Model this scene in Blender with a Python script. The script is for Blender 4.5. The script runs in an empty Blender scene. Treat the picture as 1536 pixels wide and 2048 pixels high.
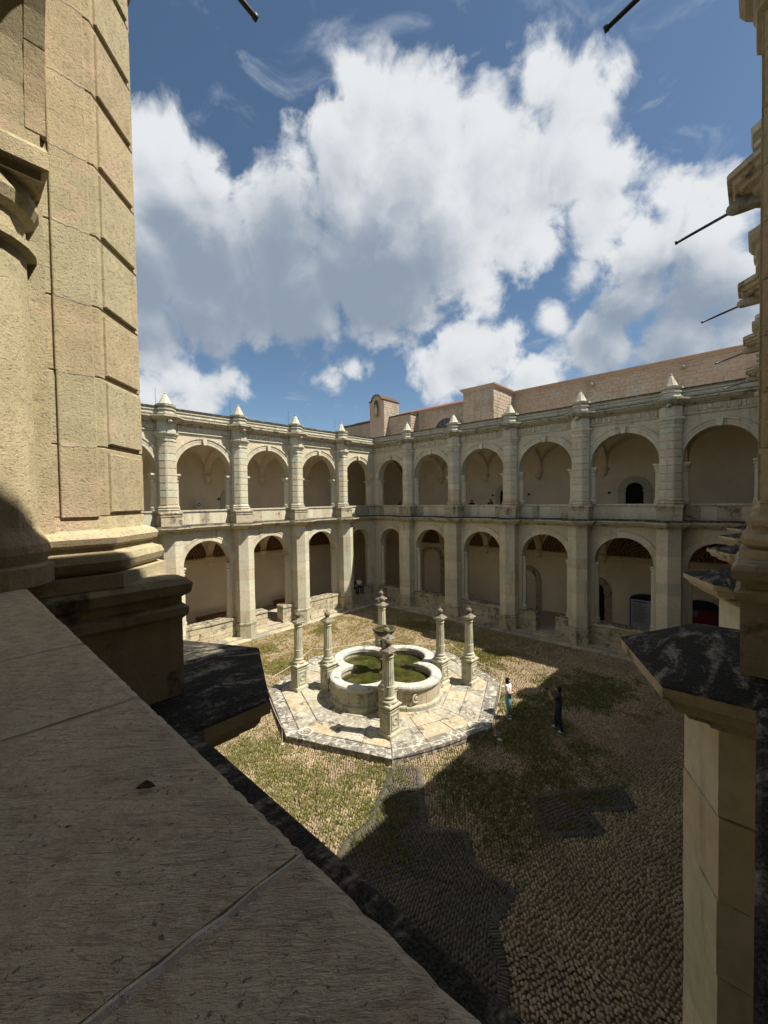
import bpy, math, random
import numpy as np
from mathutils import Vector, Matrix, Quaternion
R = math.radians
random.seed(7)
rng = np.random.default_rng(11)
scene = bpy.context.scene
COL = scene.collection

# ------------------------------------------------------------------ camera
EYE = Vector((0.0, 0.0, 9.0))
CR = Vector((0.67686901, -0.73593696, -0.01565685))
CU = Vector((0.0312152, 0.00744603, 0.99948495))
CF = Vector((0.73544134, 0.67700912, -0.02801241))
cam_d = bpy.data.cameras.new('camera'); cam = bpy.data.objects.new('camera', cam_d); COL.objects.link(cam)
cam.matrix_world = Matrix(((CR.x, CU.x, -CF.x, EYE.x), (CR.y, CU.y, -CF.y, EYE.y), (CR.z, CU.z, -CF.z, EYE.z), (0, 0, 0, 1)))
cam_d.sensor_fit = 'VERTICAL'; cam_d.sensor_height = 24.0; cam_d.lens = 24.0 * 813.77 / 2048
cam_d.clip_start = 0.02; cam_d.clip_end = 2000
scene.camera = cam

# ------------------------------------------------------------------ light
SUN_TO = Vector((0.32, -0.55, 1.0)).normalized()
SKY_STRENGTH = 0.06
SUN_STRENGTH = 4.7
EXPOSURE = 0.95
sun_d = bpy.data.lights.new('sun', 'SUN'); sun_d.energy = SUN_STRENGTH; sun_d.angle = R(0.53); sun_d.color = (1.0, 0.93, 0.80)
sun = bpy.data.objects.new('sun', sun_d); COL.objects.link(sun)
sun.rotation_euler = SUN_TO.to_track_quat('Z', 'Y').to_euler(); sun.location = (30, -40, 60)
scene.view_settings.view_transform = 'Standard'; scene.view_settings.look = 'None'
scene.view_settings.exposure = EXPOSURE; scene.view_settings.gamma = 1.0
scene.cycles.use_denoising = True
scene.cycles.max_bounces = 8; scene.cycles.diffuse_bounces = 5; scene.cycles.glossy_bounces = 3

# ------------------------------------------------------------------ node helper
class NT:
    def __init__(self, tree): self.t = tree; self.n = tree.nodes; self.l = tree.links
    def new(self, kind, **kw):
        nd = self.n.new(kind)
        for k, v in kw.items(): setattr(nd, k, v)
        return nd
    def put(self, sock, v):
        if v is None: return
        if isinstance(v, bpy.types.NodeSocket): self.l.new(v, sock)
        else:
            if sock.type == 'RGBA' and len(v) == 3: v = (*v, 1)
            sock.default_value = v
    def m(self, op, a, b=None, c=None, clamp=False):
        nd = self.new('ShaderNodeMath', operation=op, use_clamp=clamp)
        for s, v in zip(nd.inputs, (a, b, c)): self.put(s, v)
        return nd.outputs[0]
    def v(self, op, a, b=None, scale=None):
        nd = self.new('ShaderNodeVectorMath', operation=op)
        self.put(nd.inputs[0], a)
        if b is not None: self.put(nd.inputs[1], b)
        if scale is not None: self.put(nd.inputs['Scale'], scale)
        return nd.outputs['Value'] if op in ('DISTANCE', 'LENGTH', 'DOT_PRODUCT') else nd.outputs[0]
    def noise(self, vec, scale, detail=4, rough=0.55, dist=0.0):
        nd = self.new('ShaderNodeTexNoise'); self.put(nd.inputs['Vector'], vec)
        nd.inputs['Scale'].default_value = scale; nd.inputs['Detail'].default_value = detail
        nd.inputs['Roughness'].default_value = rough; nd.inputs['Distortion'].default_value = dist
        return nd.outputs['Fac']
    def voro(self, vec, scale, feature='F1', out='Distance'):
        nd = self.new('ShaderNodeTexVoronoi', feature=feature); self.put(nd.inputs['Vector'], vec)
        nd.inputs['Scale'].default_value = scale
        return nd.outputs[out]
    def mr(self, v, a, b, c=0.0, d=1.0, smooth=True):
        nd = self.new('ShaderNodeMapRange', interpolation_type='SMOOTHSTEP' if smooth else 'LINEAR')
        self.put(nd.inputs['Value'], v)
        for k, x in zip(('From Min', 'From Max', 'To Min', 'To Max'), (a, b, c, d)): self.put(nd.inputs[k], x)
        return nd.outputs[0]
    def mix(self, f, a, b, mode='MIX'):
        nd = self.new('ShaderNodeMix', data_type='RGBA', blend_type=mode)
        self.put(nd.inputs[0], f); self.put(nd.inputs[6], a); self.put(nd.inputs[7], b)
        return nd.outputs[2]
    def scale3(self, vec, s):
        return self.v('MULTIPLY', vec, s)

# ------------------------------------------------------------------ world: Nishita sky with cumulus
world = bpy.data.worlds.new('World'); scene.world = world; world.use_nodes = True
wt = NT(world.node_tree); wt.n.clear()
BLOBS = [((0.508, 0.508, 0.696), 0.087), ((0.557, 0.461, 0.691), 0.083), ((0.524, 0.552, 0.648), 0.124), ((0.613, 0.427, 0.664), 0.102), ((0.621, 0.479, 0.62), 0.153), ((0.665, 0.358, 0.655), 0.085), ((0.714, 0.354, 0.604), 0.148), ((0.682, 0.259, 0.684), 0.079), ((0.728, 0.227, 0.647), 0.091), ((0.741, 0.19, 0.644), 0.051), ((0.758, 0.262, 0.597), 0.129), ((0.808, 0.179, 0.562), 0.072), ((0.257, 0.76, 0.597), 0.085), ((0.288, 0.787, 0.545), 0.121), ((0.348, 0.738, 0.578), 0.078), ((0.272, 0.847, 0.457), 0.141), ((0.369, 0.788, 0.492), 0.162), ((0.472, 0.704, 0.531), 0.168), ((0.475, 0.622, 0.623), 0.052), ((0.368, 0.838, 0.403), 0.12), ((0.532, 0.723, 0.441), 0.173), ((0.636, 0.586, 0.503), 0.223), ((0.714, 0.464, 0.525), 0.172), ((0.707, 0.564, 0.427), 0.097), ((0.784, 0.436, 0.442), 0.085), ((0.788, 0.339, 0.514), 0.125), ((0.314, 0.875, 0.368), 0.078), ((0.83, 0.217, 0.515), 0.096), ((0.851, 0.128, 0.509), 0.061), ((0.878, 0.05, 0.475), 0.071), ((0.883, 0.148, 0.446), 0.1), ((0.924, 0.065, 0.377), 0.116), ((0.92, 0.24, 0.31), 0.107), ((0.951, 0.119, 0.286), 0.12), ((0.964, 0.019, 0.263), 0.106), ((0.815, 0.48, 0.324), 0.101), ((0.781, 0.552, 0.294), 0.073), ((0.855, 0.404, 0.326), 0.075), ((0.875, 0.314, 0.369), 0.062), ((0.897, 0.344, 0.278), 0.104), ((0.295, 0.908, 0.297), 0.066), ((0.349, 0.9, 0.261), 0.071), ((0.412, 0.874, 0.258), 0.059), ((0.478, 0.846, 0.237), 0.047), ((0.291, 0.932, 0.215), 0.082), ((0.388, 0.898, 0.209), 0.059), ((0.652, 0.692, 0.308), 0.026), ((0.628, 0.73, 0.271), 0.033), ((0.907, 0.184, 0.378), 0.098), ((0.865, 0.271, 0.422), 0.058), ((0.897, 0.07, 0.436), 0.091), ((0.934, 0.019, 0.356), 0.1), ((0.399, 0.84, 0.368), 0.077), ((0.291, 0.892, 0.346), 0.097), ((0.492, 0.779, 0.388), 0.073)]
BASES = [((0.286, 0.872, 0.396), 0.134), ((0.408, 0.812, 0.418), 0.183), ((0.55, 0.713, 0.434), 0.196), ((0.666, 0.585, 0.462), 0.156), ((0.51, 0.691, 0.513), 0.132), ((0.924, 0.196, 0.329), 0.126), ((0.947, 0.081, 0.311), 0.121), ((0.319, 0.803, 0.504), 0.074), ((0.315, 0.879, 0.359), 0.094), ((0.922, 0.131, 0.364), 0.094)]
tc = wt.new('ShaderNodeTexCoord')
D = wt.v('NORMALIZE', tc.outputs['Generated'])
# beyond the part in view broken cumulus goes on, cover raised for ambient light
away = wt.m('MULTIPLY', wt.mr(wt.v('DOT_PRODUCT', D, tuple(CF)), 0.60, 0.40, 0.0, 1.0), wt.mr(wt.noise(D, 2.1, 2, .5), 0.42, 0.62, 0.0, 0.7))
def H(vec, det, puff):
    body = away
    for c, r in BLOBS:
        b = wt.m('MULTIPLY_ADD', wt.v('DISTANCE', vec, c), -1.0 / 0.15, r * 0.72 / 0.15 + 0.27)
        body = wt.m('MAXIMUM', body, b)
    n1 = wt.noise(vec, 8.0, det, 0.60, 0.25)
    h = wt.m('ADD', body, wt.m('MULTIPLY', wt.m('SUBTRACT', n1, 0.5), 1.45))
    if puff:
        pv = wt.voro(wt.v('ADD', vec, wt.v('SCALE', (1.0, 0.6, -0.8), scale=wt.m('MULTIPLY', n1, 0.12))), 16.0)
        h = wt.m('ADD', h, wt.m('MULTIPLY', wt.m('SUBTRACT', 0.42, pv), 0.22))
    return h
h0 = H(D, 9, True); h1 = H(wt.v('ADD', D, (0.010, -0.018, 0.034)), 7, True)
base = None
for c, r in BASES:
    b = wt.m('MULTIPLY_ADD', wt.v('DISTANCE', D, c), -1.0 / r, 1.0); base = b if base is None else wt.m('MAXIMUM', base, b)
alpha = wt.mr(h0, 0.14, 0.44)
lit = wt.m('ADD', 0.80, wt.m('MULTIPLY', wt.m('SUBTRACT', h0, h1), 0.75))
lit = wt.m('SUBTRACT', lit, wt.m('MULTIPLY', wt.mr(h0, 0.35, 1.1), 0.30))
lit = wt.m('SUBTRACT', lit, wt.m('MULTIPLY', wt.mr(base, -0.35, 0.75), 0.60))
lit = wt.mr(lit, 0.0, 1.0, 0.0, 1.0)
CLOUD_GREY = (2.4, 2.95, 3.7); CLOUD_WHITE = (6.9, 7.1, 7.3)
ccol = wt.mix(lit, CLOUD_GREY, CLOUD_WHITE)
sky = wt.new('ShaderNodeTexSky', sky_type='NISHITA'); sky.sun_disc = False
sky.sun_elevation = math.asin(SUN_TO.z); sky.sun_rotation = math.atan2(SUN_TO.x, SUN_TO.y)
sky.altitude = 1550; sky.air_density = 1.0; sky.dust_density = 1.6; sky.ozone_density = 1.4
veil = wt.mr(wt.noise(wt.v('MULTIPLY', D, (1.0, 1.0, 2.2)), 6.0, 5, .62, .8), 0.56, 0.78, 0.0, 0.55)
skyt = wt.mix(1.0, sky.outputs[0], (0.90, 0.98, 0.95), 'MULTIPLY')
skyc = wt.mix(veil, skyt, (4.2, 4.8, 5.6))
fin = wt.mix(alpha, skyc, ccol)
bg = wt.new('ShaderNodeBackground'); wt.put(bg.inputs[0], fin); bg.inputs[1].default_value = SKY_STRENGTH
world.cycles.sampling_method = 'MANUAL'; world.cycles.sample_map_resolution = 256
wo = wt.new('ShaderNodeOutputWorld'); wt.l.new(bg.outputs[0], wo.inputs[0])

# ------------------------------------------------------------------ materials
MAT = {}
def newmat(name):
    m = bpy.data.materials.new(name); m.use_nodes = True
    t = NT(m.node_tree); t.n.clear()
    o = t.new('ShaderNodeOutputMaterial'); p = t.new('ShaderNodeBsdfPrincipled')
    t.l.new(p.outputs[0], o.inputs[0]); MAT[name] = m
    return m, t, p
def bump(t, p, h, strength, dist):
    b = t.new('ShaderNodeBump'); b.inputs['Strength'].default_value = strength; b.inputs['Distance'].default_value = dist
    t.put(b.inputs['Height'], h); t.l.new(b.outputs[0], p.inputs['Normal'])
def stone(name, base, alt, third=None, var=0.9, stain=0.35, dark=(.07, .065, .055), crust=0.0, pits=0.4, bs=0.5, fine=70.0, grime=0.0, lichen=0.0, patch=None):
    m, t, p = newmat(name)
    geo = t.new('ShaderNodeNewGeometry'); pos = geo.outputs['Position']
    rnd = t.new('ShaderNodeObjectInfo').outputs['Random']
    n1 = t.noise(pos, 0.9, 4); n2 = t.noise(pos, 7.0, 6, .6); n3 = t.noise(pos, fine, 6, .78)
    f = t.m('ADD', t.m('MULTIPLY', t.m('SUBTRACT', n1, 0.5), 2.2), t.m('ADD', 0.5, t.m('MULTIPLY', t.m('SUBTRACT', rnd, 0.5), var)), clamp=True)
    c = t.mix(f, base, alt)
    if third:
        r2 = t.m('FRACT', t.m('MULTIPLY', rnd, 7.31))
        c = t.mix(t.mr(r2, 0.50, 0.95, 0, 0.8), c, third)
    val = t.m('ADD', t.m('MULTIPLY', n2, 0.55), 0.72)
    val = t.m('MULTIPLY', val, t.m('ADD', 0.80, t.m('MULTIPLY', n3, 0.4)))
    r3 = t.m('FRACT', t.m('MULTIPLY', rnd, 13.7))
    val = t.m('MULTIPLY', val, t.m('ADD', 0.88, t.m('MULTIPLY', r3, 0.2)))
    vv = t.new('ShaderNodeCombineColor')
    for i in range(3): t.put(vv.inputs[i], val)
    c = t.mix(1.0, c, vv.outputs[0], 'MULTIPLY')
    st = t.noise(t.scale3(pos, (3.2, 3.2, 0.45)), 1.0, 6, .6, .3)
    sf = t.mr(st, 0.54, 0.74, 0.0, stain)
    c = t.mix(sf, c, dark)
    if grime:
        gn = t.noise(pos, 2.6, 7, .65, .4)
        c = t.mix(t.mr(gn, 0.52, 0.66, 0.0, grime), c, (.035, .033, .028))
    if patch:
        pn = t.noise(pos, 2.4, 6, .62, .5)
        c = t.mix(t.mr(pn, .54, .60, 0, .6), c, patch)
        c = t.mix(t.mr(t.noise(pos, 11, 5, .7), .54, .68, 0, .5), c, tuple(x * .62 for x in base))
        c = t.mix(t.mr(t.noise(pos, 90, 3, .6), .40, .32, 0, .55), c, tuple(x * .45 for x in base))
    if lichen:
        ln = t.noise(pos, 5.5, 8, .68, .6)
        c = t.mix(t.mr(ln, 0.50, 0.60, 0.0, lichen), c, (.55, .53, .47))
        c = t.mix(t.m('MULTIPLY', t.mr(t.voro(pos, 9.0), .16, .08), t.mr(t.noise(pos, 2.2, 3), .48, .60, 0, lichen)), c, (.62, .60, .54))
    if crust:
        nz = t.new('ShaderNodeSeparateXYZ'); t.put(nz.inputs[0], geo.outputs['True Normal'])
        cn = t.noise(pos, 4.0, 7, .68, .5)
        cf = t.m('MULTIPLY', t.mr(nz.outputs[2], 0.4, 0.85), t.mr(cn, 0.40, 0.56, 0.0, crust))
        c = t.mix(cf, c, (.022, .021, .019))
    t.put(p.inputs['Base Color'], c)
    p.inputs['Roughness'].default_value = 0.92; p.inputs['Specular IOR Level'].default_value = 0.2
    pv = t.noise(pos, fine * .62, 4, .68)
    hgt = t.m('ADD', t.m('MULTIPLY', n3, 1.3), t.m('MULTIPLY', n2, 0.9))
    hgt = t.m('ADD', hgt, t.m('MULTIPLY', t.mr(pv, 0.33, 0.45), pits))
    bump(t, p, hgt, bs, 0.012)
    return m
CREAM = (.55, .50, .39); GREEN = (.47, .465, .36); TAN = (.50, .43, .31); PINK = (.46, .33, .24)
stone('ashlar', CREAM, GREEN, TAN, var=1.0, stain=.4, crust=.6)
stone('ashlar_trim', CREAM, GREEN, None, var=.5, stain=.45, crust=.75)
stone('ashlar_weathered', (.43, .37, .26), (.34, .33, .24), TAN, var=1.0, stain=.6, crust=.7, grime=.7)
stone('pier_near', (.475, .395, .25), (.43, .39, .255), (.47, .37, .24), var=.8, stain=.14, pits=1.1, bs=.7, fine=80, crust=.0, patch=(.53, .40, .29))
stone('pedestal_near', (.45, .375, .25), (.38, .33, .23), None, var=.6, stain=.5, grime=.85, pits=.8, bs=.6, fine=55, crust=.5)
stone('mortar', (.47, .37, .27), (.42, .36, .27), None, var=.2, stain=.2, bs=.7, fine=40)
stone('paving', (.335, .30, .235), (.255, .24, .20), (.41, .335, .215), var=1.2, stain=.0, grime=.70, lichen=.55, bs=.6)
stone('paving_edge', (.22, .20, .165), (.17, .155, .135), None, var=.8, stain=.0, grime=.80, lichen=.75, bs=.7)
stone('basin_stone', (.42, .39, .29), (.35, .35, .27), (.40, .33, .23), var=.9, stain=.7, grime=.5, lichen=.25, bs=.6)
stone('rim_stone', (.47, .46, .41), (.36, .36, .325), None, var=.8, stain=.3, grime=.7, lichen=.8, bs=.6)
stone('bowl_stone', (.10, .085, .06), (.07, .06, .045), None, var=.4, stain=.5, grime=.5)
stone('church_stone', (.44, .34, .27), (.42, .36, .25), (.44, .30, .24), var=1.0, stain=.2, bs=.4)
stone('church_gable', (.41, .30, .235), (.43, .34, .26), None, var=.4, stain=.35, bs=.4)
stone('soil', (.16, .12, .075), (.12, .095, .06), None, var=.0, stain=.0, bs=.8, fine=30)
stone('step_stone', (.44, .37, .26), (.33, .30, .22), (.24, .22, .18), var=1.2, stain=.0, grime=.45)

def plaster(name, a, b, sc=1.0):
    m, t, p = newmat(name)
    pos = t.new('ShaderNodeNewGeometry').outputs['Position']
    n1 = t.noise(pos, 0.7 * sc, 6, .6); n2 = t.noise(pos, 6 * sc, 6, .6)
    c = t.mix(t.mr(n1, .35, .65), a, b)
    c = t.mix(t.mr(n2, .45, .8, 0, .3), c, tuple(x * .8 for x in a))
    t.put(p.inputs['Base Color'], c); p.inputs['Roughness'].default_value = .95; p.inputs['Specular IOR Level'].default_value = .1
    bump(t, p, n2, .25, .02)
plaster('plaster', (.76, .67, .51), (.68, .60, .455))
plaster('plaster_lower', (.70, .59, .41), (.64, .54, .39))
plaster('gallery_floor', (.38, .32, .25), (.30, .26, .21), 2)

def crustmat():
    m, t, p = newmat('ledge_crust')
    pos = t.new('ShaderNodeNewGeometry').outputs['Position']
    n1 = t.noise(t.scale3(pos, (2.0, 6.5, 3)), 1.0, 8, .68, .6); n2 = t.noise(pos, 26, 6, .7); n3 = t.noise(pos, 90, 3, .6)
    f = t.mr(t.m('ADD', t.m('MULTIPLY', n1, .72), t.m('MULTIPLY', n2, .28)), .49, .62)
    c = t.mix(f, (.020, .018, .016), (.28, .25, .20))
    c = t.mix(t.mr(n3, .42, .62, 0, .5), c, (.085, .08, .068))
    t.put(p.inputs['Base Color'], c); p.inputs['Roughness'].default_value = .95; p.inputs['Specular IOR Level'].default_value = .15
    bump(t, p, t.m('ADD', t.m('MULTIPLY', n2, .7), t.m('MULTIPLY', n3, .4)), .8, .02)
crustmat()
def copingmat():
    # tooled stone: fine chisel furrows running aslant over the slab
    m, t, p = newmat('tooled_stone')
    pos = t.new('ShaderNodeNewGeometry').outputs['Position']
    rnd = t.new('ShaderNodeObjectInfo').outputs['Random']
    mp = t.new('ShaderNodeMapping'); t.put(mp.inputs[0], pos); mp.inputs['Rotation'].default_value = (0, 0, R(46.5))
    q = mp.outputs[0]
    wob = t.noise(pos, 9, 3); 
    qq = t.v('ADD', q, t.v('SCALE', (0.0, 1.0, 0.0), scale=t.m('MULTIPLY', wob, 0.012)))
    f1 = t.noise(t.scale3(qq, (17.0, 110.0, 20.0)), 1.0, 5, .72); f2 = t.noise(t.scale3(qq, (90.0, 300.0, 60.0)), 1.0, 3, .7)
    n1 = t.noise(pos, 3.0, 5); n2 = t.noise(pos, 28.0, 6, .65); n3 = t.noise(pos, 160.0, 5, .75)
    patch = t.mr(t.noise(pos, 6.0, 4, .6), .35, .6)
    fur = t.m('MULTIPLY', t.m('ADD', t.m('MULTIPLY', f1, .65), t.m('MULTIPLY', f2, .45)), t.m('ADD', .3, patch))
    c = t.mix(t.mr(n1, .3, .7), (.70, .605, .45), (.62, .55, .42))
    c = t.mix(t.mr(n2, .44, .62, 0, .6), c, (.45, .375, .275))
    c = t.mix(t.mr(f1, .47, .38, 0, .62), c, (.34, .28, .205))
    c = t.mix(t.mr(n3, .3, .7, .22, 0), c, (.12, .10, .08))
    pit = t.noise(pos, 120.0, 4, .7); pm = t.mr(pit, .38, .31, 0, .75)
    pm = t.m('MAXIMUM', pm, t.m('MULTIPLY', t.mr(t.voro(pos, 23.0), .075, .03), t.mr(t.noise(pos, 9, 2), .52, .56)))
    c = t.mix(t.m('MULTIPLY', pm, .8), c, (.06, .05, .04))
    t.put(p.inputs['Base Color'], c); p.inputs['Roughness'].default_value = .9; p.inputs['Specular IOR Level'].default_value = .2
    h = t.m('ADD', t.m('MULTIPLY', fur, 1.0), t.m('ADD', t.m('MULTIPLY', n2, .9), t.m('MULTIPLY', n3, .25)))
    h = t.m('SUBTRACT', h, t.m('MULTIPLY', pm, 1.2))
    bump(t, p, h, .75, .008)
copingmat()
def flat(name, c, rough=.7, spec=.3, metal=0.0, nz=.15, sc=20):
    m, t, p = newmat(name)
    pos = t.new('ShaderNodeNewGeometry').outputs['Position']
    n = t.noise(pos, sc, 5, .6)
    col = t.mix(t.m('MULTIPLY', n, nz * 2), c, tuple(x * .5 for x in c))
    t.put(p.inputs['Base Color'], col); p.inputs['Roughness'].default_value = rough
    p.inputs['Specular IOR Level'].default_value = spec; p.inputs['Metallic'].default_value = metal
flat('iron', (.035, .035, .04), .5, .5); flat('opening_shade', (.012, .011, .010), .8, .2); flat('bench_wood', (.16, .045, .022), .55, .4)  # the near-black one holds the shade of open doorways as colour
flat('board_navy', (.012, .014, .05), .5); flat('board_print', (.50, .51, .56), .6); flat('board_ink', (.13, .14, .17), .7)
flat('poster_red', (.15, .015, .012), .6); flat('poster_white', (.68, .67, .63), .7); flat('ink_dark', (.04, .04, .05), .7)
flat('rope_white', (.62, .58, .48), .8); flat('roof_red', (.30, .12, .085), .85, .2, nz=.6, sc=3); flat('roof_edge', (.10, .065, .05), .9)
flat('glass_dark', (.03, .035, .045), .15, .6); flat('leaf_dry', (.09, .07, .055), .85)
flat('skin', (.36, .20, .13), .55); flat('hair_black', (.010, .007, .008), .5); flat('blouse_white', (.72, .68, .66), .8); flat('denim_light', (.20, .37, .48), .85, nz=.3)
flat('shirt_dark', (.035, .055, .065), .85); flat('denim_dark', (.022, .035, .06), .85, nz=.3); flat('shoe_white', (.74, .73, .70), .6); flat('camera_black', (.01, .01, .01), .4)
flat('shirt_grey', (.25, .25, .26), .85); flat('metal_dark', (.05, .05, .055), .4, .5, .6)
def lunettemat():
    m, t, p = newmat('painted_scrolls')
    pos = t.new('ShaderNodeTexCoord').outputs['Object']
    w = t.new('ShaderNodeTexWave', wave_type='RINGS', rings_direction='Y'); t.put(w.inputs['Vector'], pos)
    w.inputs['Scale'].default_value = 1.6; w.inputs['Distortion'].default_value = 7.0; w.inputs['Detail'].default_value = 1.2; w.inputs['Detail Scale'].default_value = 1.5
    v = t.voro(pos, 4.2, 'DISTANCE_TO_EDGE')
    f = t.m('MULTIPLY', t.mr(w.outputs['Fac'], .35, .55), t.mr(v, .02, .07))
    c = t.mix(f, (.06, .035, .022), (.27, .165, .085))
    t.put(p.inputs['Base Color'], c); p.inputs['Roughness'].default_value = .95
lunettemat()
def cobblemat(name, a, b, c3, rough=.75):
    m, t, p = newmat(name)
    at = t.new('ShaderNodeAttribute', attribute_name='tint'); pos = t.new('ShaderNodeNewGeometry').outputs['Position']
    rnd = t.new('ShaderNodeObjectInfo').outputs['Random']
    tin = t.m('FRACT', t.m('ADD', at.outputs['Fac'], rnd))
    n1 = t.noise(pos, .55, 4); n2 = t.noise(pos, 45, 4, .6)
    c = t.mix(tin, a, b); c = t.mix(t.mr(t.m('FRACT', t.m('MULTIPLY', tin, 5.7)), .7, 1.0, 0, .8), c, c3)
    c = t.mix(t.mr(n1, .42, .62, 0, .45), c, (.17, .125, .085))
    c = t.mix(t.mr(n2, .35, .75, 0, .4), c, tuple(x * .55 for x in a))
    t.put(p.inputs['Base Color'], c); p.inputs['Roughness'].default_value = rough; p.inputs['Specular IOR Level'].default_value = .3
    bump(t, p, n2, .4, .006)
cobblemat('cobble', (.37, .285, .165), (.25, .19, .125), (.46, .385, .26))
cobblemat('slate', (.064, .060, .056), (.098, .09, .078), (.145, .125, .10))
def grassmat():
    m, t, p = newmat('grass')
    pos = t.new('ShaderNodeNewGeometry').outputs['Position']; at = t.new('ShaderNodeAttribute', attribute_name='tint')
    c = t.mix(at.outputs['Fac'], (.10, .145, .030), (.36, .28, .11))
    n = t.noise(pos, 3.0, 3); c = t.mix(t.mr(n, .4, .7, 0, .4), c, (.14, .13, .04))
    t.put(p.inputs['Base Color'], c); p.inputs['Roughness'].default_value = .8; p.inputs['Specular IOR Level'].default_value = .15
grassmat()
def watermat():
    m, t, p = newmat('pond_water')
    pos = t.new('ShaderNodeNewGeometry').outputs['Position']
    n = t.noise(pos, 1.8, 6, .6); n2 = t.noise(pos, 14, 3)
    c = t.mix(t.mr(n, .4, .62), (.026, .029, .007), (.055, .055, .013)); c = t.mix(t.mr(t.noise(pos, 3.1, 4), .58, .68, 0, .8), c, (.014, .013, .007))
    t.put(p.inputs['Base Color'], c); p.inputs['Roughness'].default_value = .12; p.inputs['Specular IOR Level'].default_value = .35
    bump(t, p, n2, .05, .01)
watermat()

# ------------------------------------------------------------------ mesh helpers
def mesh_of(verts, faces, mats, midx=None, smooth=False, name='mesh'):
    me = bpy.data.meshes.new(name); me.from_pydata([tuple(v) for v in verts], [], faces); me.update()
    for k in ([mats] if isinstance(mats, str) else mats): me.materials.append(MAT[k])
    if midx is not None: me.polygons.foreach_set('material_index', midx)
    if smooth: me.polygons.foreach_set('use_smooth', [True] * len(me.polygons))
    return me
def put(name, me, parent=None, loc=(0, 0, 0), rot=(0, 0, 0), label=None, cat=None, group=None, kind=None):
    o = bpy.data.objects.new(name, me); COL.objects.link(o); o.location = loc; o.rotation_euler = rot
    if parent is not None: o.parent = parent
    tag(o, label, cat, group, kind)
    return o
def tag(o, label=None, cat=None, group=None, kind=None):
    if label: o['label'] = label
    if cat: o['category'] = cat
    if group: o['group'] = group
    if kind: o['kind'] = kind
def empty(name, loc, rotz=0.0, label=None, cat=None, group=None):
    o = bpy.data.objects.new(name, None); COL.objects.link(o); o.location = loc; o.rotation_euler = (0, 0, rotz); o.empty_display_size = .2
    tag(o, label, cat, group); return o
def area2(p): return sum(p[i][0] * p[(i + 1) % len(p)][1] - p[(i + 1) % len(p)][0] * p[i][1] for i in range(len(p)))
def offset(poly, d, closed=True):
    n = len(poly); out = []
    for i in range(n):
        p = Vector(poly[i]).to_2d() if len(poly[i]) > 2 else Vector(poly[i])
        a = Vector(poly[(i - 1) % n]); b = Vector(poly[(i + 1) % n])
        e1 = (p - a).normalized(); e2 = (b - p).normalized()
        n1 = Vector((e1.y, -e1.x)); n2 = Vector((e2.y, -e2.x))
        k = 1 + n1.dot(n2)
        mdir = (n1 + n2) / max(k, .3)
        out.append((p.x + mdir.x * d, p.y + mdir.y * d))
    return out
class MB:
    def __init__(self): self.v = []; self.f = []; self.mi = []
    def loft(self, loops, cap=True, mi=0, closed=True):
        b = len(self.v); n = len(loops[0])
        for L in loops: self.v += [tuple(p) for p in L]
        for k in range(len(loops) - 1):
            for i in range(n if closed else n - 1):
                j = (i + 1) % n
                self.f.append((b + k * n + i, b + k * n + j, b + (k + 1) * n + j, b + (k + 1) * n + i)); self.mi.append(mi[k] if isinstance(mi, (list, tuple)) else mi)
        if cap:
            m0 = mi[0] if isinstance(mi, (list, tuple)) else mi; m1 = mi[-1] if isinstance(mi, (list, tuple)) else mi
            self.f.append(tuple(b + i for i in reversed(range(n)))); self.mi.append(m0)
            self.f.append(tuple(b + (len(loops) - 1) * n + i for i in range(n))); self.mi.append(m1)
    def stack(self, poly, prof, mi=0):      # poly CCW, prof = [(offset, z), ...] from below upwards
        if area2(poly) < 0: poly = poly[::-1]
        self.loft([[(x, y, z) for x, y in offset(poly, d)] for d, z in prof], mi=mi)
    def box(self, x0, x1, y0, y1, z0, z1, ch=0.0, mi=0):
        p = [(x0, y0), (x1, y0), (x1, y1), (x0, y1)]
        if ch: self.stack(p, [(-ch, z0), (0, z0 + ch), (0, z1 - ch), (-ch, z1)], mi)
        else: self.stack(p, [(0, z0), (0, z1)], mi)
    def lathe(self, prof, seg=16, c=(0, 0), mi=0, rf=None):
        loops = []
        for r, z in prof:
            L = []
            for k in range(seg):
                a = 2 * math.pi * k / seg
                rr = r if rf is None else r * rf(a, z)
                L.append((c[0] + rr * math.cos(a), c[1] + rr * math.sin(a), z))
            loops.append(L)
        self.loft(loops, mi=mi)
    def tube(self, pts, r, seg=6, mi=0):
        pts = [Vector(p) for p in pts]; loops = []
        for i, p in enumerate(pts):
            t = (pts[min(i + 1, len(pts) - 1)] - pts[max(i - 1, 0)]).normalized()
            a = t.orthogonal().normalized() if abs(t.z) > .99 else t.cross(Vector((0, 0, 1))).normalized()
            b = t.cross(a); rr = r[i] if isinstance(r, (list, tuple)) else r
            loops.append([tuple(p + a * rr * math.cos(2 * math.pi * k / seg) + b * rr * math.sin(2 * math.pi * k / seg)) for k in range(seg)])
        self.loft(loops, mi=mi)
    def ball(self, c, r, seg=10, rings=6, mi=0, sc=(1, 1, 1)):
        prof = [(max(.001, r * math.sin(math.pi * k / rings)), -r * math.cos(math.pi * k / rings)) for k in range(rings + 1)]
        loops = [[(c[0] + q * math.cos(2 * math.pi * j / seg) * sc[0], c[1] + q * math.sin(2 * math.pi * j / seg) * sc[1], c[2] + z * sc[2]) for j in range(seg)] for q, z in prof]
        self.loft(loops, mi=mi)
    def mesh(self, mats, smooth=False, name='mesh'):
        return mesh_of(self.v, self.f, mats, self.mi if not isinstance(mats, str) else None, smooth, name)
    def put(self, name, mats, parent=None, smooth=False, **kw):
        return put(name, self.mesh(mats, smooth, name), parent, **kw)
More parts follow.
